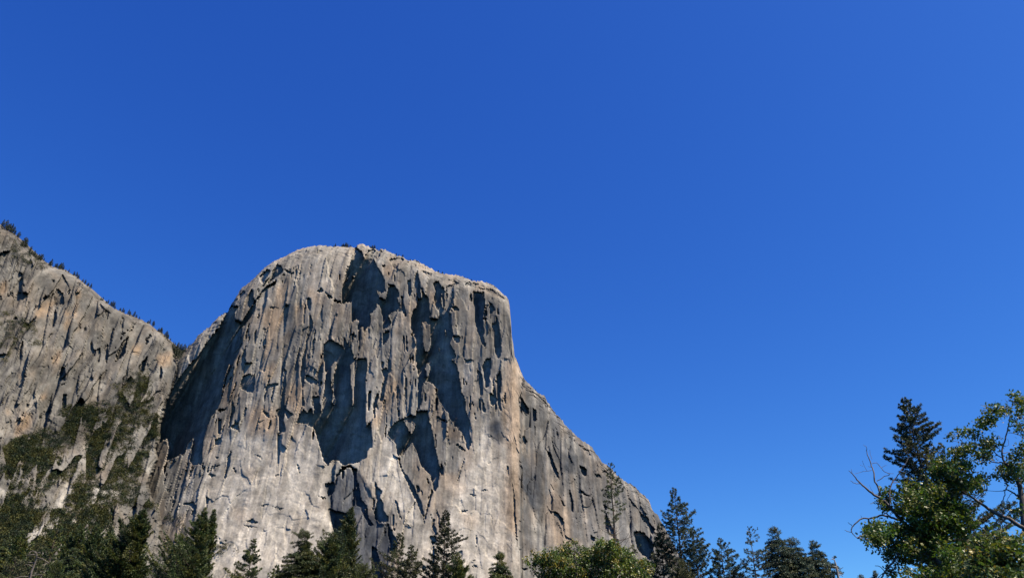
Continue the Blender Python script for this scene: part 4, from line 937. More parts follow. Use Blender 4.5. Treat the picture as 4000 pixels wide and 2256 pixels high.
# single small conifers that stand up out of the brush
rs = np.random.default_rng(321)
mk = RH.fill(BR_DENSE, 9, 61) & (RH.U > -10) & (RH.V < 2120)
jj, ii = np.nonzero(mk)
for q in rs.integers(len(jj), size=64):
    u, v = float(RH.us[ii[q]]), float(RH.vs[jj[q]])
    p = hill_surf(u, v); i = int(rs.integers(4))
    o = protos[i].copy(); COL.objects.link(o)
    s = rs.uniform(0.55, 1.25)
    o.location = p + np.array([0, -1.2, -0.6]); o.scale = (s * 1.15, s * 1.15, s); o.rotation_euler = (0, 0, rs.uniform(0, 6.28))
    tag(o, 'small distant conifer standing up out of the brush on the left slope', 'tree', 'small conifers in the brush of the left slope')
BR_EC = [P(C=[(1860, 760), (2030, 740), (2070, 800), (2100, 900), (2150, 920), (2060, 940), (2020, 830), (1880, 810)]), P(H=[(380, 1180), (430, 1100), (520, 1050), (560, 1100), (480, 1190)]), P(H=[(480, 1460), (540, 1410), (800, 1430), (800, 1460)]), P(H=[(0, 870), (60, 860), (120, 890), (130, 930), (30, 940)]),
         P(H=[(580, 1080), (640, 1110), (680, 1170), (640, 1170)]), P(S=[(1210, 440), (1330, 330), (1340, 420), (1260, 560)])]
brush('shrubbery', RE, BR_EC, 170, ec_surf, (1.4, 3.0), 'dark shrubs rooted on ledges at the foot of the pale lower slab', 65, thin=-2)

# ================================================================== valley conifers in front of the wall
def cf(u, v, Y, prof, style, label, cat='conifer', seed=0, **k):
    nm = {'pine': 'pine_tree', 'bare': 'pine_tree', 'fir': 'fir_tree', 'cedar': 'cedar_tree'}[style]
    if 100 < Y < 160: k['dens'] = k.get('dens', 1.0) * (1.45 if u < 2500 else 1.25)
    prof = [(p_[0], p_[1] * 1.06, p_[2] * 1.06) for p_ in prof]
    return conifer(nm, u, v, Y, prof, style, label, cat, 'conifers rising from the valley floor', seed, **k)
# --- left, in front of the brushy slope
cf(237, 2031, 210, [(0, 3, 3), (60, 20, 18), (150, 38, 34), (300, 60, 60)], 'pine', 'thin olive pine with an open crown before the pale scar on the slope', seed=1, dens=0.8)
cf(95, 2072, 200, [(0, 4, 4), (50, 26, 24), (180, 62, 58), (300, 80, 80)], 'cedar', 'broad olive conifer low at the left edge with its tip below the small pale outcrop', seed=2)
cf(22, 2110, 190, [(0, 4, 4), (60, 26, 30), (180, 60, 60)], 'fir', 'olive fir cut by the left edge of the picture', seed=3)
cf(152, 2128, 185, [(0, 4, 4), (50, 26, 26), (150, 52, 55)], 'pine', 'low drab pine behind the bare arching dead tree at lower left', seed=4, pal=DRAB)
cf(318, 2048, 230, [(0, 4, 4), (60, 28, 26), (210, 66, 60)], 'cedar', 'dense olive conifer blending into the brush left of the grey rock rib', seed=5)
cf(382, 2052, 225, [(0, 4, 4), (70, 28, 30), (200, 56, 58)], 'cedar', 'dense olive conifer standing directly left of the grey rock rib', seed=6)
cf(290, 2140, 180, [(0, 4, 4), (50, 30, 30), (130, 56, 56)], 'fir', 'short dense fir in the bottom thicket between the two taller olive conifers', seed=7, pal=OLIVE)
cf(418, 2168, 175, [(0, 4, 4), (50, 26, 26), (120, 46, 44)], 'cedar', 'short olive conifer at the bottom just left of the tall ragged one', seed=8)
cf(64, 2176, 160, [(0, 4, 4), (40, 28, 28), (120, 60, 58)], 'pine', 'low drab pine at the bottom left corner', seed=9, pal=DRAB)
cf(225, 2190, 160, [(0, 4, 4), (40, 24, 24), (110, 50, 50)], 'cedar', 'low olive conifer right of the bare arching dead tree', seed=10)
cf(563, 1990, 140, [(0, 3, 3), (40, 16, 14), (100, 48, 28), (150, 70, 26), (180, 78, 22), (215, 86, 40), (300, 110, 50)], 'cedar', 'tall ragged dark conifer before the grey rock rib where slope meets slab', seed=11, dens=1.5, pal=OLIVE * 0.8)
cf(500, 2200, 150, [(0, 10, 10), (30, 28, 26), (90, 46, 44)], 'fir', 'low round olive conifer in the black thicket at the foot of the grey rib', seed=12)
cf(636, 2158, 170, [(0, 3, 3), (40, 14, 16), (110, 36, 30)], 'pine', 'small thin pine between the ragged conifer and the twin topped one', seed=13, dens=0.7)
cf(803, 1982, 130, [(0, 2, 2), (30, 6, 6), (80, 26, 16), (120, 40, 24), (200, 88, 34), (300, 112, 40)], 'cedar', 'broad dark conifer, the taller of the twin topped pair before the pale slab', seed=14, dens=1.0)
cf(838, 1988, 134, [(0, 2, 2), (50, 8, 10), (110, 20, 16), (200, 36, 20), (300, 50, 26)], 'cedar', 'slimmer right tip of the twin topped pair before the pale slab', seed=15, dens=0.9)
cf(994, 2106, 150, [(0, 2, 2), (30, 10, 10), (70, 24, 20), (110, 52, 26), (160, 66, 30), (250, 76, 50)], 'pine', 'small open dark pine alone in front of the pale lower slab', seed=16, dens=1.0)
cf(1195, 2076, 120, [(0, 3, 3), (10, 16, 16), (28, 48, 20), (36, 34, 18), (44, 12, 10), (62, 14, 14), (70, 52, 30), (90, 44, 36), (100, 56, 60), (120, 64, 50), (140, 82, 62), (150, 60, 70), (180, 118, 78), (260, 130, 100)], 'fir', 'dark fir with a bent top and flat layered boughs', seed=17, dens=1.05, below=0.45, pal=[[0.040, 0.050, 0.018], [0.030, 0.042, 0.016], [0.055, 0.060, 0.018]])
cf(1084, 2208, 135, [(0, 2, 2), (20, 10, 8), (60, 26, 20)], 'pine', 'little pointed conifer at the bottom left of the fir with the bent top', seed=18)
cf(1374, 1982, 128, [(0, 2, 2), (30, 10, 8), (70, 22, 14), (120, 40, 22), (170, 70, 26), (220, 98, 30), (300, 116, 46)], 'cedar', 'tall green conifer with a spire tip against the dark blue recess', seed=19, dens=1.15, pal=[[0.042, 0.056, 0.024], [0.032, 0.046, 0.022], [0.058, 0.062, 0.022]])
cf(1304, 2080, 122, [(0, 3, 3), (30, 16, 14), (70, 38, 30), (130, 52, 40), (200, 66, 50)], 'cedar', 'darker shorter conifer leaning on the left of the tall green spire', seed=20, dens=0.9)
cf(1418, 2206, 118, [(0, 12, 12), (20, 24, 24), (60, 40, 36)], 'cedar', 'low rounded green conifer right of the tall green spire', seed=21, pal=[[0.062, 0.072, 0.024], [0.050, 0.062, 0.022]])
cf(1566, 2086, 125, [(0, 5, 5), (30, 16, 10), (70, 20, 10), (90, 46, 14), (120, 66, 24), (170, 82, 40), (260, 90, 60)], 'pine', 'ragged drab pine before the edge between dark recess and pale pillar', seed=22, pal=DRAB, dens=0.9)
cf(1608, 2131, 122, [(0, 2, 2), (20, 8, 8), (50, 22, 24), (80, 36, 32), (130, 44, 40), (200, 60, 50)], 'pine', 'shorter dark pine close on the right of the ragged drab pine', seed=23, dens=1.1, pal=DRAB)
cf(1742, 1996, 112, [(0, 4, 4), (50, 12, 14), (80, 20, 22), (110, 30, 52), (150, 32, 46), (190, 50, 30), (260, 66, 50)], 'pine', 'tall dark pine with upswept boughs in front of the pale wedge of rock', seed=24, dens=1.25, pal=[[0.030, 0.036, 0.018], [0.022, 0.028, 0.015], [0.042, 0.044, 0.020]])
cf(1789, 2160, 110, [(0, 3, 3), (30, 16, 14), (70, 28, 26), (110, 36, 36)], 'cedar', 'short green conifer tucked under the right side of the tall upswept pine', seed=25, dens=1.1)
cf(1697, 2172, 116, [(0, 3, 3), (20, 16, 10), (60, 24, 20), (110, 34, 30)], 'pine', 'thin sprawling pine left of the tall upswept pine', seed=26, dens=0.7, pal=DRAB)
cf(1953, 2154, 115, [(0, 3, 3), (30, 16, 14), (60, 28, 26), (100, 46, 46), (180, 70, 76)], 'fir', 'small neat triangular fir at the foot of the tan prow', seed=27, dens=1.25)
# --- right of the prow
cf(2384, 1812, 118, [(0, 4, 4), (30, 12, 12), (60, 16, 22), (110, 24, 40), (160, 26, 30), (200, 30, 16), (240, 46, 46), (280, 40, 70), (320, 44, 66), (420, 60, 80)], 'bare', 'tall thin half dead pine with bare curved limbs before the right wall', seed=28, dens=0.8, bare=[(225, 330)])
cf(2577, 2050, 120, [(0, 5, 5), (40, 14, 14), (90, 28, 30), (140, 42, 44), (210, 50, 56)], 'pine', 'olive brown bushy pine at the bottom of the right skyline', seed=29, pal=DRAB, dens=1.25)
cf(2631, 1906, 118, [(0, 3, 3), (25, 8, 8), (60, 18, 24), (95, 32, 44), (130, 36, 54), (165, 38, 74), (200, 40, 60), (250, 44, 56), (330, 60, 60)], 'pine', 'tallest pine against the sky right of the cliff skyline with a straight bare trunk', seed=30, pal=BLUEG, dens=0.95)
cf(2706, 2074, 116, [(0, 4, 4), (30, 14, 20), (70, 26, 36), (110, 34, 48), (170, 36, 60)], 'pine', 'dark pine touching the right side of the tallest skyline pine', seed=31, pal=BLUEG)
cf(2660, 2190, 110, [(0, 5, 5), (30, 20, 20), (80, 34, 34)], 'cedar', 'low bushy conifer in front of the foot of the tallest skyline pine', seed=32, pal=DRAB)
cf(2813, 2106, 116, [(0, 4, 4), (25, 14, 16), (60, 22, 34), (80, 34, 40), (110, 34, 54), (160, 40, 70)], 'pine', 'pine standing free in the sky with gaps on both sides', seed=33, pal=BLUEG, dens=1.1)
cf(2927, 2062, 114, [(0, 4, 4), (20, 8, 22), (45, 12, 40), (80, 24, 52), (120, 34, 58), (160, 44, 56), (210, 60, 60)], 'bare', 'airy open pine with thin sky filled crown left of the dense firs', seed=34, pal=BLUEG, dens=0.95)
cf(3023, 2058, 116, [(0, 3, 3), (25, 16, 14), (60, 34, 34), (100, 46, 50), (150, 56, 56), (210, 66, 60)], 'fir', 'tallest of the dense firs right of the airy pine', seed=35, pal=BLUEG, dens=1.0)
cf(3092, 2102, 117, [(0, 5, 5), (30, 26, 22), (70, 40, 44), (110, 56, 60), (170, 66, 70)], 'fir', 'middle dense fir with a blunt brownish top', seed=36, dens=1.2, pal=BLUEG)
cf(3174, 2112, 119, [(0, 3, 3), (30, 14, 18), (60, 26, 36), (80, 30, 62), (120, 46, 40), (170, 56, 40)], 'fir', 'rightmost dense fir with one long bough out to the right', seed=37, pal=BLUEG, dens=1.1)
cf(2776, 2244, 118, [(0, 3, 3), (30, 12, 12)], 'pine', 'tip of a small pine just poking above the bottom left of the free standing pine', seed=38, pal=BLUEG)
cf(2889, 2240, 116, [(0, 4, 4), (30, 12, 10)], 'pine', 'tip of a small pine in the gap before the airy open pine', seed=39, pal=BLUEG)
cf(3362, 2246, 150, [(0, 3, 3), (30, 14, 14)], 'fir', 'tip of a distant fir showing between the snag and the oak', seed=40, pal=BLUEG)
cf(3417, 2230, 140, [(0, 2, 2), (30, 14, 14)], 'fir', 'tiny pointed fir tip under the lowest oak limb', seed=41, pal=BLUEG)
# the near pine behind the oak
cf(3535, 1558, 78, [(0, 4, 4), (20, 9, 10), (58, 24, 36), (100, 32, 54), (144, 42, 70), (213, 72, 66), (265, 72, 74), (350, 74, 100), (450, 85, 170), (560, 95, 180), (700, 100, 180)], 'pine',
   'tall dark long needled pine behind the large ragged oak', seed=42, pal=1.45 * np.array([[0.024, 0.036, 0.018], [0.034, 0.044, 0.020], [0.020, 0.030, 0.016], [0.048, 0.053, 0.024]]), dens=1.9)

# ================================================================== bare dead trees
def limb_tree(name, paths, Y, label, cat, mat, seed, scale_r=1.0, root_uv=None, group=None):
    """limbs given as pixel paths (u, v, radius px) with own depth wander"""
    return None
def path3(pts, Y, r, wander=0.012, y0=0.0, dy=0.0):
    """pixel path -> 3-D path, wandering in depth"""
    n = len(pts)
    dep = Y + y0 + np.cumsum(r.normal(0, wander * Y, n)) * 0.5 + np.linspace(0, dy, n)
    return np.array([at_y(p[0], p[1], d) for p, d in zip(pts, dep)])
def dens_path(pts, k=3, jit=0.0, r=None):
    pts = np.asarray(pts, float); t = np.arange(len(pts)); tt = np.linspace(0, len(pts) - 1, (len(pts) - 1) * k + 1)
    q = np.stack([np.interp(tt, t, pts[:, i]) for i in range(pts.shape[1])], -1)
    # corner rounding
    for _ in range(2): q[1:-1] = 0.25 * q[:-2] + 0.5 * q[1:-1] + 0.25 * q[2:]
    if jit and r is not None: q[1:-1] += r.normal(0, jit, q[1:-1].shape)
    return q

r_ = np.random.default_rng(900)
# snag beside the firs
base = at_y(3270, 2256, 112); root = empty('dead_tree', (base[0], base[1], 0)); tag(root, 'thin leafless snag with a forked twiggy top right of the dense firs', 'dead tree', None)
T = Tubes(); B0 = np.array([base[0], base[1], 0])
def pxp(crop, pts): return P(**{crop: pts})
def addpx(T, crop, pts, r0, r1, Y, origin, rr, sides=5, y0=0, dy=0, k=3):
    q = path3(pxp(crop, pts), Y, rr, 0.004, y0, dy); q = dens_path(q, k, 0.006 * Y / 26, rr)
    mpp = Y / FPX
    T.add(q - origin, np.linspace(r0, r1, len(q)) * mpp, sides)
    return q
top = path3(pxp('K', [(2255, 1453), (2235, 1360), (2225, 1300), (2210, 1260), (2200, 1215)]), 112, r_, 0.001)
trk = np.vstack([[[base[0] + 0.2, base[1], 0], [base[0] + 0.15, base[1], 6]], top])
T.add(dens_path(trk, 3) - B0, np.linspace(0.26, 0.035, (len(trk) - 1) * 3 + 1), 6)
for pts in ([(2210, 1250), (2180, 1230), (2165, 1245)], [(2205, 1230), (2225, 1215)], [(2200, 1225), (2180, 1210)], [(2235, 1360), (2265, 1365), (2280, 1340), (2305, 1330)], [(2228, 1320), (2200, 1325), (2190, 1310)], [(2240, 1400), (2275, 1390), (2310, 1400)], [(2245, 1420), (2290, 1410), (2300, 1440)], [(2230, 1340), (2195, 1350)]):
    addpx(T, 'K', pts, 2.0, 0.7, 112, B0, r_, 4)
T.obj('trunk', DEADBARK, root)
C, Dd, cc = [], [], []
for (x, y, rad) in ((2185, 1400, 22), (2165, 1430, 22), (2215, 1210, 10), (2200, 1435, 16)):
    (u, v), = P(K=[(x, y)]); c = at_y(u, v, 112); n = 60
    C.append(c + rnd_dirs(n, r_) * (rad * 0.344 * 112 / FPX) * r_.uniform(0.2, 1, (n, 1))); cc.append(OLIVE[r_.integers(5, size=n)] * 0.8)
C = np.concatenate(C); v_, f_, c_ = blades(C - B0, rnd_dirs(len(C), r_), r_.uniform(0.14, 0.28, len(C)), r_.uniform(0.06, 0.1, len(C)), r_, np.concatenate(cc))
mesh('crown', v_, f_, NEEDLE, root, attr={'tint': c_})

# arching bare tree at lower left
base = at_y(118, 2256, 120); root = empty('dead_tree', (base[0], base[1], 0)); tag(root, 'bare pale dead tree with arching limbs in the thicket at lower left', 'dead tree', None)
B0 = np.array([base[0], base[1], 0]); T = Tubes()
top = path3(pxp('N', [(680, 1453), (700, 1300), (740, 1220), (790, 1080), (820, 980), (815, 900), (780, 850)]), 120, r_, 0.001)
trk = np.vstack([[[base[0] - 0.3, base[1], 0], [base[0] - 0.2, base[1], 5]], top]); T.add(dens_path(trk, 3) - B0, np.linspace(0.2, 0.04, (len(trk) - 1) * 3 + 1), 6)
for pts in ([(800, 950), (740, 930), (660, 940), (580, 955)], [(810, 900), (740, 845), (680, 860), (640, 910)], [(815, 1000), (900, 1010), (980, 1050), (1080, 1120)], [(770, 1120), (700, 1105), (620, 1100)], [(740, 1220), (680, 1170), (600, 1150), (530, 1170)], [(700, 1430), (600, 1420), (480, 1415), (330, 1450)], [(700, 1400), (800, 1385), (950, 1380)], [(800, 900), (860, 880), (900, 900)], [(780, 1130), (810, 1130)]):
    addpx(T, 'N', pts, 5.5 * 0.18 * 1.6, 1.2, 120, B0, r_, 4)
T.obj('trunk', OAKBARK, root)

# ================================================================== oaks
def leaf_cloud(blobs, crop, Y, n_per, size, pal, r, origin, depth=1.0, lobed=True):
    """clusters of lobed leaves filling ellipsoids (x, y, rx, ry[, dy]) given in crop pixels"""
    V, F, Cc = [], [], []; nv = 0
    sc = 800 / 2325.0
    for b in blobs:
        x, y, rx, ry = b[:4]; y0 = b[4] if len(b) > 4 else r.normal(0, 0.02 * Y)
        (u, v), = P(**{crop: [(x, y)]})
        c = at_y(u, v, Y + y0); mpp = Y / FPX * 1.02
        RX, RZ = rx * sc * mpp, ry * sc * mpp; RY = 0.5 * (RX + RZ) * depth
        n = int(n_per * rx * ry / 1000.0) + 8
        # clusters first, leaves around each cluster
        nc = max(3, n // 15)
        cd = rnd_dirs(nc, r) * r.uniform(0.15, 1.0, (nc, 1)) ** 0.45
        cen = c + cd * np.array([RX, RY, RZ])
        tint_c = pal[r.integers(len(pal), size=nc)] * r.uniform(0.75, 1.25, (nc, 1))
        k = r.integers(nc, size=n)
        pos = cen[k] + r.normal(0, size * 0.82, (n, 3))
        d = rnd_dirs(n, r) + np.array([0, 0, -0.25]); d /= np.linalg.norm(d, axis=1, keepdims=True)
        nrm = rnd_dirs(n, r) + np.array([0, 0, 0.9]); s = np.cross(d, nrm); s /= np.linalg.norm(s, axis=1, keepdims=True) + 1e-9
        up = np.cross(s, d)
        L = size * r.uniform(0.6, 1.25, (n, 1)); Wd = L * r.uniform(0.30, 0.42, (n, 1))
        if lobed:
            prof = [(0, 0.05, 0), (0.25, 0.85, .18), (0.40, 0.45, .10), (0.62, 1.0, .2), (0.78, 0.45, .06), (1.0, 0.0, -.12)]
        else:
            prof = [(0, 0.05, 0), (0.35, 1.0, .2), (0.7, 0.7, .1), (1.0, 0.0, -.1)]
        ring = [pos + d * L * a + s * Wd * w + up * Wd * h for a, w, h in prof] + [pos + d * L * a - s * Wd * w + up * Wd * h for a, w, h in prof[-2:0:-1]]
        m = len(ring)
        vv = np.stack(ring, 1).reshape(-1, 3) - origin
        V.append(vv); base_i = np.arange(n)[:, None] * m + nv
        # quads across the blade
        kk_ = len(prof)
        quads = []
        for i in range(kk_ - 2):
            a_, b_ = i, i + 1; c2, d2 = (m - i - 1) % m, (m - i) % m
            if i == 0: quads.append([0, 1, m - 1, 0])
            else: quads.append([a_, b_, c2, d2])
        quads.append([kk_ - 2, kk_ - 1, kk_, kk_ - 2])
        for q in quads:
            q2 = list(dict.fromkeys(q))
            if len(q2) == 3: F.append(base_i + np.array([q2 + [q2[2]]])[..., :][0]); 
            else: F.append(base_i + np.array(q2))
        nv += n * m
        col = tint_c[k] * r.uniform(0.65, 1.4, (n, 1)); Cc.append(np.repeat(col, m, 0))
    return np.concatenate(V), np.concatenate(F), np.concatenate(Cc)

def tri_quads(V, F):
    """split degenerate quads off so that the mesh is clean triangles"""
    dg = F[:, 2] == F[:, 3]
    q = F[~dg]; t = F[dg][:, :3]
    return np.concatenate([q[:, [0, 1, 2]], q[:, [0, 2, 3]], t])

OAKPAL = np.array([[0.050, 0.072, 0.020], [0.038, 0.058, 0.018], [0.070, 0.080, 0.020], [0.030, 0.046, 0.018], [0.062, 0.068, 0.020], [0.095, 0.080, 0.024]])
OAKPAL2 = np.array([[0.058, 0.085, 0.018], [0.042, 0.066, 0.016], [0.090, 0.105, 0.022], [0.034, 0.052, 0.016], [0.150, 0.125, 0.035], [0.052, 0.080, 0.02]])

# --- the round oak below the right wall
ro = np.random.default_rng(77)
Y1 = 66.0
base = at_y(2320, 2256, Y1); root = empty('oak_tree', (base[0], base[1], 0)); tag(root, 'rounded bright green oak crown at the bottom before the right wall', 'oak')
B0 = np.array([base[0], base[1], 0])
lob = [(1060, 1200, 260, 150), (1060, 1090, 130, 70), (900, 1160, 130, 90), (1230, 1210, 160, 120), (1380, 1330, 150, 110), (650, 1140, 95, 85), (560, 1180, 110, 80), (420, 1210, 130, 90), (330, 1240, 90, 80), (460, 1330, 220, 130), (700, 1320, 240, 150), (980, 1350, 260, 150), (1250, 1400, 240, 130), (1480, 1420, 100, 60), (380, 1430, 130, 70), (660, 1460, 220, 80), (950, 1470, 260, 80), (1540, 1330, 70, 50), (1480, 1290, 50, 36),
       (175, 1255, 34, 26), (190, 1300, 28, 24), (240, 1185, 26, 22), (700, 1050, 36, 26), (990, 1060, 46, 30), (1120, 1060, 50, 34), (200, 1420, 0.1, 0.1), (1000, 1650, 500, 160), (600, 1650, 350, 160), (1350, 1640, 300, 150)]
lob = [b for b in lob if b[2] > 1]
V, F, Cc = leaf_cloud(lob, 'J', Y1, 64, 0.165, OAKPAL2 * 1.5, ro, B0, depth=0.9, lobed=False)
T = Tubes()
trk = np.array([[0, 0, 0], [0.1, 0.1, 2.2], [-0.1, 0, 4.2], [0.1, 0, 6]]); T.add(dens_path(trk, 3), np.linspace(0.36, 0.2, 10), 8)
for b in lob:
    (u, v), = P(J=[(b[0], b[1])]); c = at_y(u, v, Y1 + ro.normal(0, 0.8)) - B0
    s0 = np.array([0, 0, ro.uniform(3.2, 5.6)]); mid = s0 * 0.5 + c * 0.5 + np.array([ro.normal(0, 0.3), ro.normal(0, 0.3), 0.4])
    T.add(dens_path(np.array([s0, mid, c]), 4), np.linspace(0.12, 0.02, 9), 5)
T.obj('trunk', OAKBARK, root); mesh('crown', V, tri_quads(V, F), LEAF, root, attr={'tint': Cc})

# --- the large oak on the right
rk = np.random.default_rng(78)
Y2 = 27.0
B0 = at_y(4075, 2256, Y2); B0[2] = 0
root = empty('oak_tree', B0); tag(root, 'large ragged oak at the right edge with bare twisting limbs and hanging leaf clusters', 'oak')
T = Tubes()
g0 = np.array([B0[0], B0[1], 0.0])
tp = path3(P(M=[(2480, 1453), (2420, 1150), (2345, 930), (2318, 800), (2310, 640), (2300, 540)], L=[(2285, 1180), (2240, 1060), (2190, 960), (2110, 895)]), Y2, rk, 0.002)
trk = np.vstack([[g0, g0 + [-0.05, 0, 1.4]], tp])
T.add(dens_path(trk, 3, 0.01, rk) - B0, np.interp(np.linspace(0, 1, (len(trk) - 1) * 3 + 1), [0, 0.2, 0.35, 0.6, 1], [0.24, 0.15, 0.10, 0.085, 0.06]), 9)
LIMBS = [('L', [(2110, 895), (2080, 830), (2070, 780), (2085, 700), (2110, 630), (2140, 520), (2155, 440), (2165, 372)], 15, 8), ('L', [(2115, 893), (2060, 885), (2000, 890), (1940, 870), (1890, 840), (1850, 790)], 13, 4), ('L', [(2070, 830), (2010, 790), (1960, 740), (1900, 700), (1820, 690), (1700, 700)], 9, 3),
         ('L', [(2160, 480), (2230, 465), (2300, 440), (2360, 420)], 8, 5), ('L', [(2290, 1150), (2300, 1000), (2320, 850), (2330, 700)], 10, 6), ('L', [(2325, 400), (2290, 330), (2250, 260), (2210, 200)], 7, 3),
         ('M', [(2330, 890), (2250, 850), (2150, 765), (2040, 742), (1960, 690), (1900, 650), (1830, 600), (1760, 555), (1690, 510), (1640, 485), (1570, 430), (1500, 380)], 32, 9), ('M', [(1640, 490), (1560, 510), (1470, 540), (1370, 575), (1280, 600)], 13, 6),
         ('M', [(2320, 560), (2230, 510), (2180, 465), (2120, 445), (2090, 460)], 16, 7), ('M', [(2120, 445), (2140, 400), (2120, 350), (2095, 300)], 9, 4), ('M', [(2110, 460), (2105, 530), (2070, 580), (2075, 640), (2085, 700), (2080, 780), (2065, 830), (2090, 890), (2110, 960)], 7, 4), ('M', [(2095, 465), (2000, 470), (1900, 455), (1850, 460)], 5, 2),
         ('M', [(2190, 490), (2140, 540), (2120, 610), (2160, 660), (2210, 700)], 4, 2),
         ('M', [(1500, 1453), (1420, 1350), (1330, 1240), (1200, 1080), (1100, 970), (1020, 890), (940, 800), (860, 720), (800, 640), (720, 560), (620, 512), (540, 440), (470, 382), (430, 335), (375, 268), (335, 235)], 44, 4), ('M', [(470, 382), (420, 385), (375, 365), (358, 345)], 6, 3), ('M', [(375, 270), (365, 215)], 4, 2),
         ('M', [(700, 510), (660, 410), (622, 335), (625, 260), (590, 180), (575, 110), (545, 60), (535, 0)], 14, 5), ('L', [(535, 755), (545, 715), (500, 683)], 5, 2), ('L', [(600, 850), (580, 790), (575, 740)], 3, 1),
         ('M', [(655, 352), (700, 325), (740, 296), (800, 286), (800, 270), (740, 250), (710, 210), (690, 180), (650, 140), (600, 155)], 6, 4), ('M', [(780, 262), (850, 268)], 3, 2), ('M', [(700, 200), (735, 180), (765, 172)], 2.5, 1), ('M', [(592, 228), (545, 240), (480, 250), (405, 270)], 4, 1.5), ('M', [(545, 240), (515, 190), (490, 120)], 3, 1), ('M', [(500, 185), (465, 170)], 2, 1), ('M', [(585, 195), (555, 185)], 4, 2),
         ('M', [(800, 640), (795, 550), (800, 440), (830, 370), (860, 325), (905, 270), (935, 220), (980, 150), (1020, 80)], 12, 5), ('M', [(840, 370), (930, 370), (1000, 395)], 6, 3), ('M', [(625, 500), (600, 460), (570, 400)], 3, 1), ('M', [(690, 515), (640, 500)], 5, 3),
         ('M', [(940, 800), (870, 785), (820, 762), (760, 745), (710, 738), (670, 750), (600, 775), (540, 775), (480, 772), (430, 822), (372, 858), (368, 900), (365, 930), (390, 965), (430, 998)], 18, 5), ('M', [(365, 930), (320, 925), (290, 908)], 5, 3), ('M', [(372, 858), (345, 840), (325, 820)], 5, 3), ('M', [(480, 772), (472, 740)], 3, 1), ('M', [(670, 752), (690, 800), (720, 850)], 4, 2), ('M', [(820, 762), (760, 720), (735, 700)], 8, 4),
         ('M', [(900, 1180), (850, 1262), (790, 1320), (745, 1380), (715, 1430), (690, 1480)], 16, 11), ('M', [(742, 1382), (720, 1345), (690, 1320), (632, 1313)], 7, 4), ('M', [(730, 1395), (700, 1410), (670, 1453)], 6, 4), ('M', [(1200, 1080), (1100, 1120), (1000, 1150), (900, 1180)], 16, 12),
         ('M', [(1330, 1240), (1300, 1100), (1290, 950), (1320, 800), (1300, 680)], 14, 6), ('M', [(1300, 900), (1200, 800), (1150, 700), (1100, 620)], 9, 4), ('M', [(1420, 1350), (1560, 1250), (1680, 1100), (1760, 950), (1760, 830)], 12, 6), ('M', [(1100, 970), (1010, 950), (900, 890), (820, 870)], 7, 3), ('L', [(2150, 550), (2230, 560), (2300, 590), (2330, 620)], 5, 3), ('L', [(2140, 620), (2160, 690), (2110, 710)], 3, 1.5),
         ('L', [(2080, 780), (2150, 770), (2230, 780), (2300, 800)], 6, 3), ('L', [(1700, 690), (1640, 680), (1560, 650), (1480, 620), (1400, 610)], 4, 2), ('L', [(1620, 660), (1590, 610), (1570, 560)], 3, 1.5), ('L', [(1740, 670), (1680, 630), (1610, 570)], 3, 1.5), ('L', [(1780, 660), (1770, 600), (1760, 570)], 3, 1.5), ('L', [(2160, 360), (2150, 240), (2110, 170)], 2.5, 1), ('L', [(1990, 860), (1930, 800), (1850, 760)], 5, 2), ('L', [(1900, 250), (1830, 230)], 1.5, 0.8), ('L', [(1960, 370), (1910, 440), (1850, 470)], 3, 1.5), ('L', [(2165, 330), (2060, 300), (1960, 370)], 4, 2)]
nodes = []
for cr_, pts, a, b in LIMBS:
    q = addpx(T, cr_, pts, a * 0.25, max(b * 0.25, 0.55), Y2, B0, rk, 7, y0=0.0); nodes.append(q)
nodes = np.concatenate(nodes)
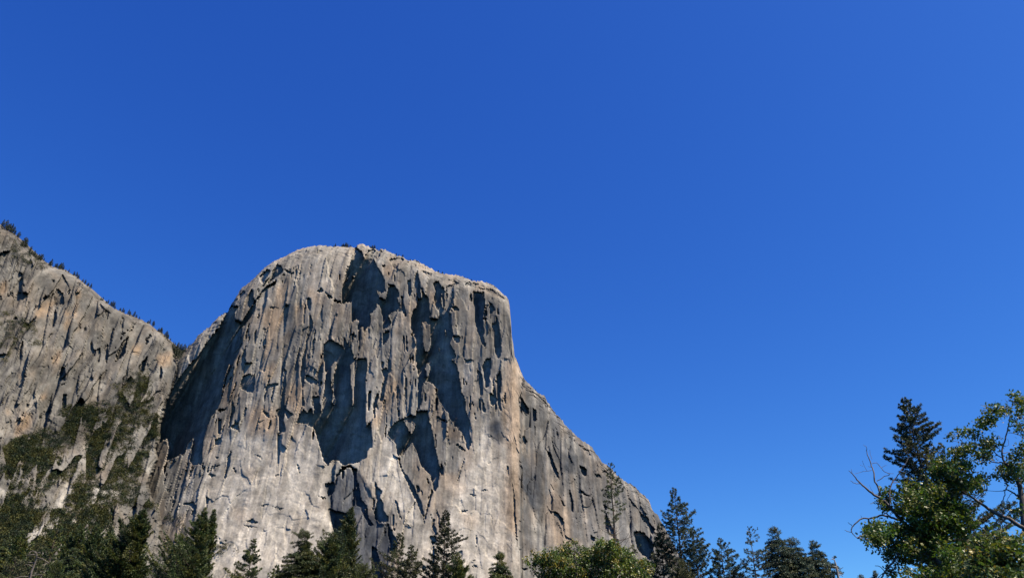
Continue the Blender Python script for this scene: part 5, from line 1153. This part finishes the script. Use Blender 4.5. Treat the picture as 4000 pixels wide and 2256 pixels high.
BL = [('L', [(2240, 165, 85, 60), (2300, 200, 60, 60), (2060, 265, 90, 70), (1960, 290, 70, 55), (2090, 320, 50, 50), (1880, 390, 95, 75), (1830, 480, 60, 50), (1930, 430, 60, 40), (1750, 550, 75, 52), (1570, 545, 52, 40), (1465, 575, 42, 26), (1950, 650, 120, 55), (1880, 640, 60, 40), (1760, 720, 130, 60), (1650, 760, 120, 65), (1660, 880, 85, 85), (1550, 790, 60, 50), (1920, 780, 110, 75), (1840, 830, 70, 70), (2280, 310, 80, 60), (2290, 500, 65, 70), (2210, 410, 40, 30),
             (2290, 760, 70, 80), (2260, 880, 90, 80), (2180, 960, 130, 90), (2080, 1030, 110, 60), (2290, 1000, 60, 100), (2290, 1200, 45, 60), (1870, 1080, 65, 50), (1810, 1140, 60, 60), (1400, 920, 150, 90), (1330, 980, 90, 80), (1500, 1000, 170, 110), (1640, 980, 90, 90), (1450, 1080, 170, 100), (1700, 1110, 120, 90), (1620, 1180, 160, 80), (1060, 1170, 120, 60), (980, 1190, 70, 50), (760, 1240, 90, 52), (850, 1290, 90, 55), (740, 1390, 70, 55), (690, 1320, 40, 40), (1150, 1300, 160, 100), (1300, 1220, 120, 70), (1400, 1290, 160, 90), (1000, 1280, 90, 60), (1100, 1400, 180, 70), (2260, 1060, 60, 50)]),
      ('M', [(1100, 650, 180, 110), (960, 700, 90, 80), (1000, 620, 90, 60), (1260, 640, 150, 110), (1420, 640, 150, 90), (640, 900, 125, 80), (600, 860, 90, 50), (560, 960, 60, 60), (680, 1000, 100, 90), (720, 1080, 80, 60), (780, 1010, 110, 100), (600, 1020, 70, 70), (830, 880, 90, 60), (930, 960, 130, 100), (870, 1080, 120, 90), (1050, 860, 130, 100), (1240, 800, 160, 120), (1400, 800, 150, 110), (1180, 960, 150, 110), (1330, 950, 150, 100), (1550, 700, 130, 90), (1650, 680, 100, 90), (1690, 800, 90, 100), (1560, 840, 120, 90), (1480, 920, 110, 70), (1640, 930, 110, 70), (1010, 1080, 130, 90), (1120, 1130, 150, 90), (1300, 1080, 130, 80), (900, 1170, 120, 60), (820, 1210, 80, 40), (840, 1390, 70, 60), (1000, 1230, 120, 50), (1480, 1180, 150, 80), (1600, 1130, 140, 80), (1400, 1270, 170, 90), (1560, 1330, 170, 100), (1000, 1410, 100, 50), (1250, 1400, 140, 60), (1720, 1040, 90, 60), (2250, 700, 40, 50), (2290, 760, 40, 60)])]
allb = []
for cr_, bl in BL:
    V, F, Cc = leaf_cloud([(x, y, rx, ry, rk.normal(0, 0.7)) for x, y, rx, ry in bl], cr_, Y2, 30, 0.112, OAKPAL * np.array([1.25, 1.55, 1.1]), rk, B0, depth=1.3)
    allb.append((V, F, Cc))
    for x, y, rx, ry in bl:          # twigs that carry each cluster
        (u, v), = P(**{cr_: [(x, y)]}); c = at_y(u, v, Y2)
        d2 = np.linalg.norm(nodes - c, axis=1); near = nodes[np.argmin(d2)]
        if 0.08 < d2.min() < 2.5:
            T.add(dens_path(np.array([near, near * 0.5 + c * 0.5 + rk.normal(0, 0.06, 3), c]), 4) - B0, np.linspace(0.022, 0.007, 9), 4)
        for _ in range(3):
            e = c + rnd_dirs(1, rk)[0] * np.array([rx, rx, ry]) * 0.344 * Y2 / FPX * 1.05
            T.add(dens_path(np.array([c, c * 0.5 + e * 0.5 + rk.normal(0, 0.05, 3), e]), 3) - B0, np.linspace(0.010, 0.004, 7), 3)
T.obj('trunk', OAKBARK, root)
V = np.concatenate([a[0] for a in allb]); off = len(allb[0][0])
F = np.concatenate([allb[0][1], allb[1][1] + off]); Cc = np.concatenate([a[2] for a in allb])
mesh('crown', V, tri_quads(V, F), LEAF, root, attr={'tint': Cc})

# --- a nearer oak spray in the lower right corner
ry_ = np.random.default_rng(79)
Y3 = 15.0
B0 = at_y(3960, 2256, Y3); B0[2] = 0
root = empty('oak_tree', B0); tag(root, 'nearest oak sapling with yellow green leaves filling the lower right corner', 'oak')
T = Tubes(); topc = at_y(3900, 2180, Y3) - B0
T.add(dens_path(np.array([[0, 0, 0], [0.03, 0, topc[2] * 0.5], topc]), 4), np.linspace(0.07, 0.02, 9), 6)
bl = [(1950, 1000, 130, 70), (2100, 1020, 120, 70), (2230, 1090, 90, 70), (1830, 1080, 120, 70), (1760, 1180, 110, 80), (1900, 1170, 160, 90), (2060, 1150, 150, 90), (2200, 1220, 120, 90), (1800, 1300, 150, 90), (1980, 1290, 170, 90), (2140, 1330, 160, 90), (2270, 1350, 90, 90), (1720, 1400, 120, 70), (1900, 1420, 170, 70), (2080, 1440, 170, 70), (2250, 1450, 120, 60), (2300, 1030, 60, 60), (2050, 1600, 400, 120), (2300, 1180, 60, 60)]
V, F, Cc = leaf_cloud(bl, 'M', Y3, 20.0, 0.085, OAKPAL2 * 1.35, ry_, B0, depth=1.2)
for x, y, rx, ry in bl:
    (u, v), = P(M=[(x, y)]); c = at_y(u, v, Y3) - B0
    s0 = topc * ry_.uniform(0.6, 1.0); T.add(dens_path(np.array([s0, s0 * 0.5 + c * 0.5 + ry_.normal(0, 0.05, 3), c]), 4), np.linspace(0.018, 0.005, 9), 4)
T.obj('trunk', OAKBARK, root); mesh('crown', V, tri_quads(V, F), LEAF, root, attr={'tint': Cc})

# ================================================================== light, sky, camera
el = math.asin(SUN[2]); az = math.atan2(SUN[0], SUN[1])
W = bpy.data.worlds.new("World"); S.world = W; W.use_nodes = True
nt = W.node_tree; bg = nt.nodes['Background']
sky = nt.nodes.new('ShaderNodeTexSky'); sky.sky_type = 'NISHITA'; sky.sun_disc = False
sky.sun_elevation = el; sky.sun_rotation = az; sky.altitude = 1800; sky.air_density = 1.0; sky.dust_density = 1.8; sky.ozone_density = 3.0
hs = nt.nodes.new('ShaderNodeHueSaturation'); hs.inputs['Saturation'].default_value = SKY_SAT; hs.inputs['Value'].default_value = 1.0
nt.links.new(sky.outputs[0], hs.inputs['Color']); 
sp = nt.nodes.new('ShaderNodeSeparateColor'); cb = nt.nodes.new('ShaderNodeCombineColor'); nt.links.new(hs.outputs[0], sp.inputs[0])
for i, (ex, mu) in enumerate(SKY_CH):      # the camera's strong blue rendering of the sky, channel by channel
    p_ = nt.nodes.new('ShaderNodeMath'); p_.operation = 'POWER'; p_.inputs[1].default_value = ex
    m_ = nt.nodes.new('ShaderNodeMath'); m_.operation = 'MULTIPLY'; m_.inputs[1].default_value = mu
    nt.links.new(sp.outputs[i], p_.inputs[0]); nt.links.new(p_.outputs[0], m_.inputs[0]); nt.links.new(m_.outputs[0], cb.inputs[i])
nt.links.new(cb.outputs[0], bg.inputs['Color'])
bg.inputs['Strength'].default_value = SKY_STR

sd = bpy.data.lights.new('sun', 'SUN'); sd.energy = SUN_STR; sd.angle = math.radians(0.53); sd.color = (1.0, 0.87, 0.68)
so = bpy.data.objects.new('sun', sd); COL.objects.link(so)
so.rotation_euler = Vector(SUN).to_track_quat('Z', 'Y').to_euler()

cd = bpy.data.cameras.new('camera'); cam = bpy.data.objects.new('camera', cd); COL.objects.link(cam)
cam.location = CAM; cam.rotation_euler = (math.radians(90) + PITCH, 0, 0)
cd.sensor_width = 36; cd.lens = 36 * FPX / 4000; cd.clip_start = 0.1; cd.clip_end = 30000
S.camera = cam
S.view_settings.view_transform = 'Standard'; S.view_settings.look = 'None'; S.view_settings.exposure = EXPO; S.view_settings.gamma = 1
S.cycles.max_bounces = 4; S.cycles.diffuse_bounces = 0; S.cycles.transmission_bounces = 4
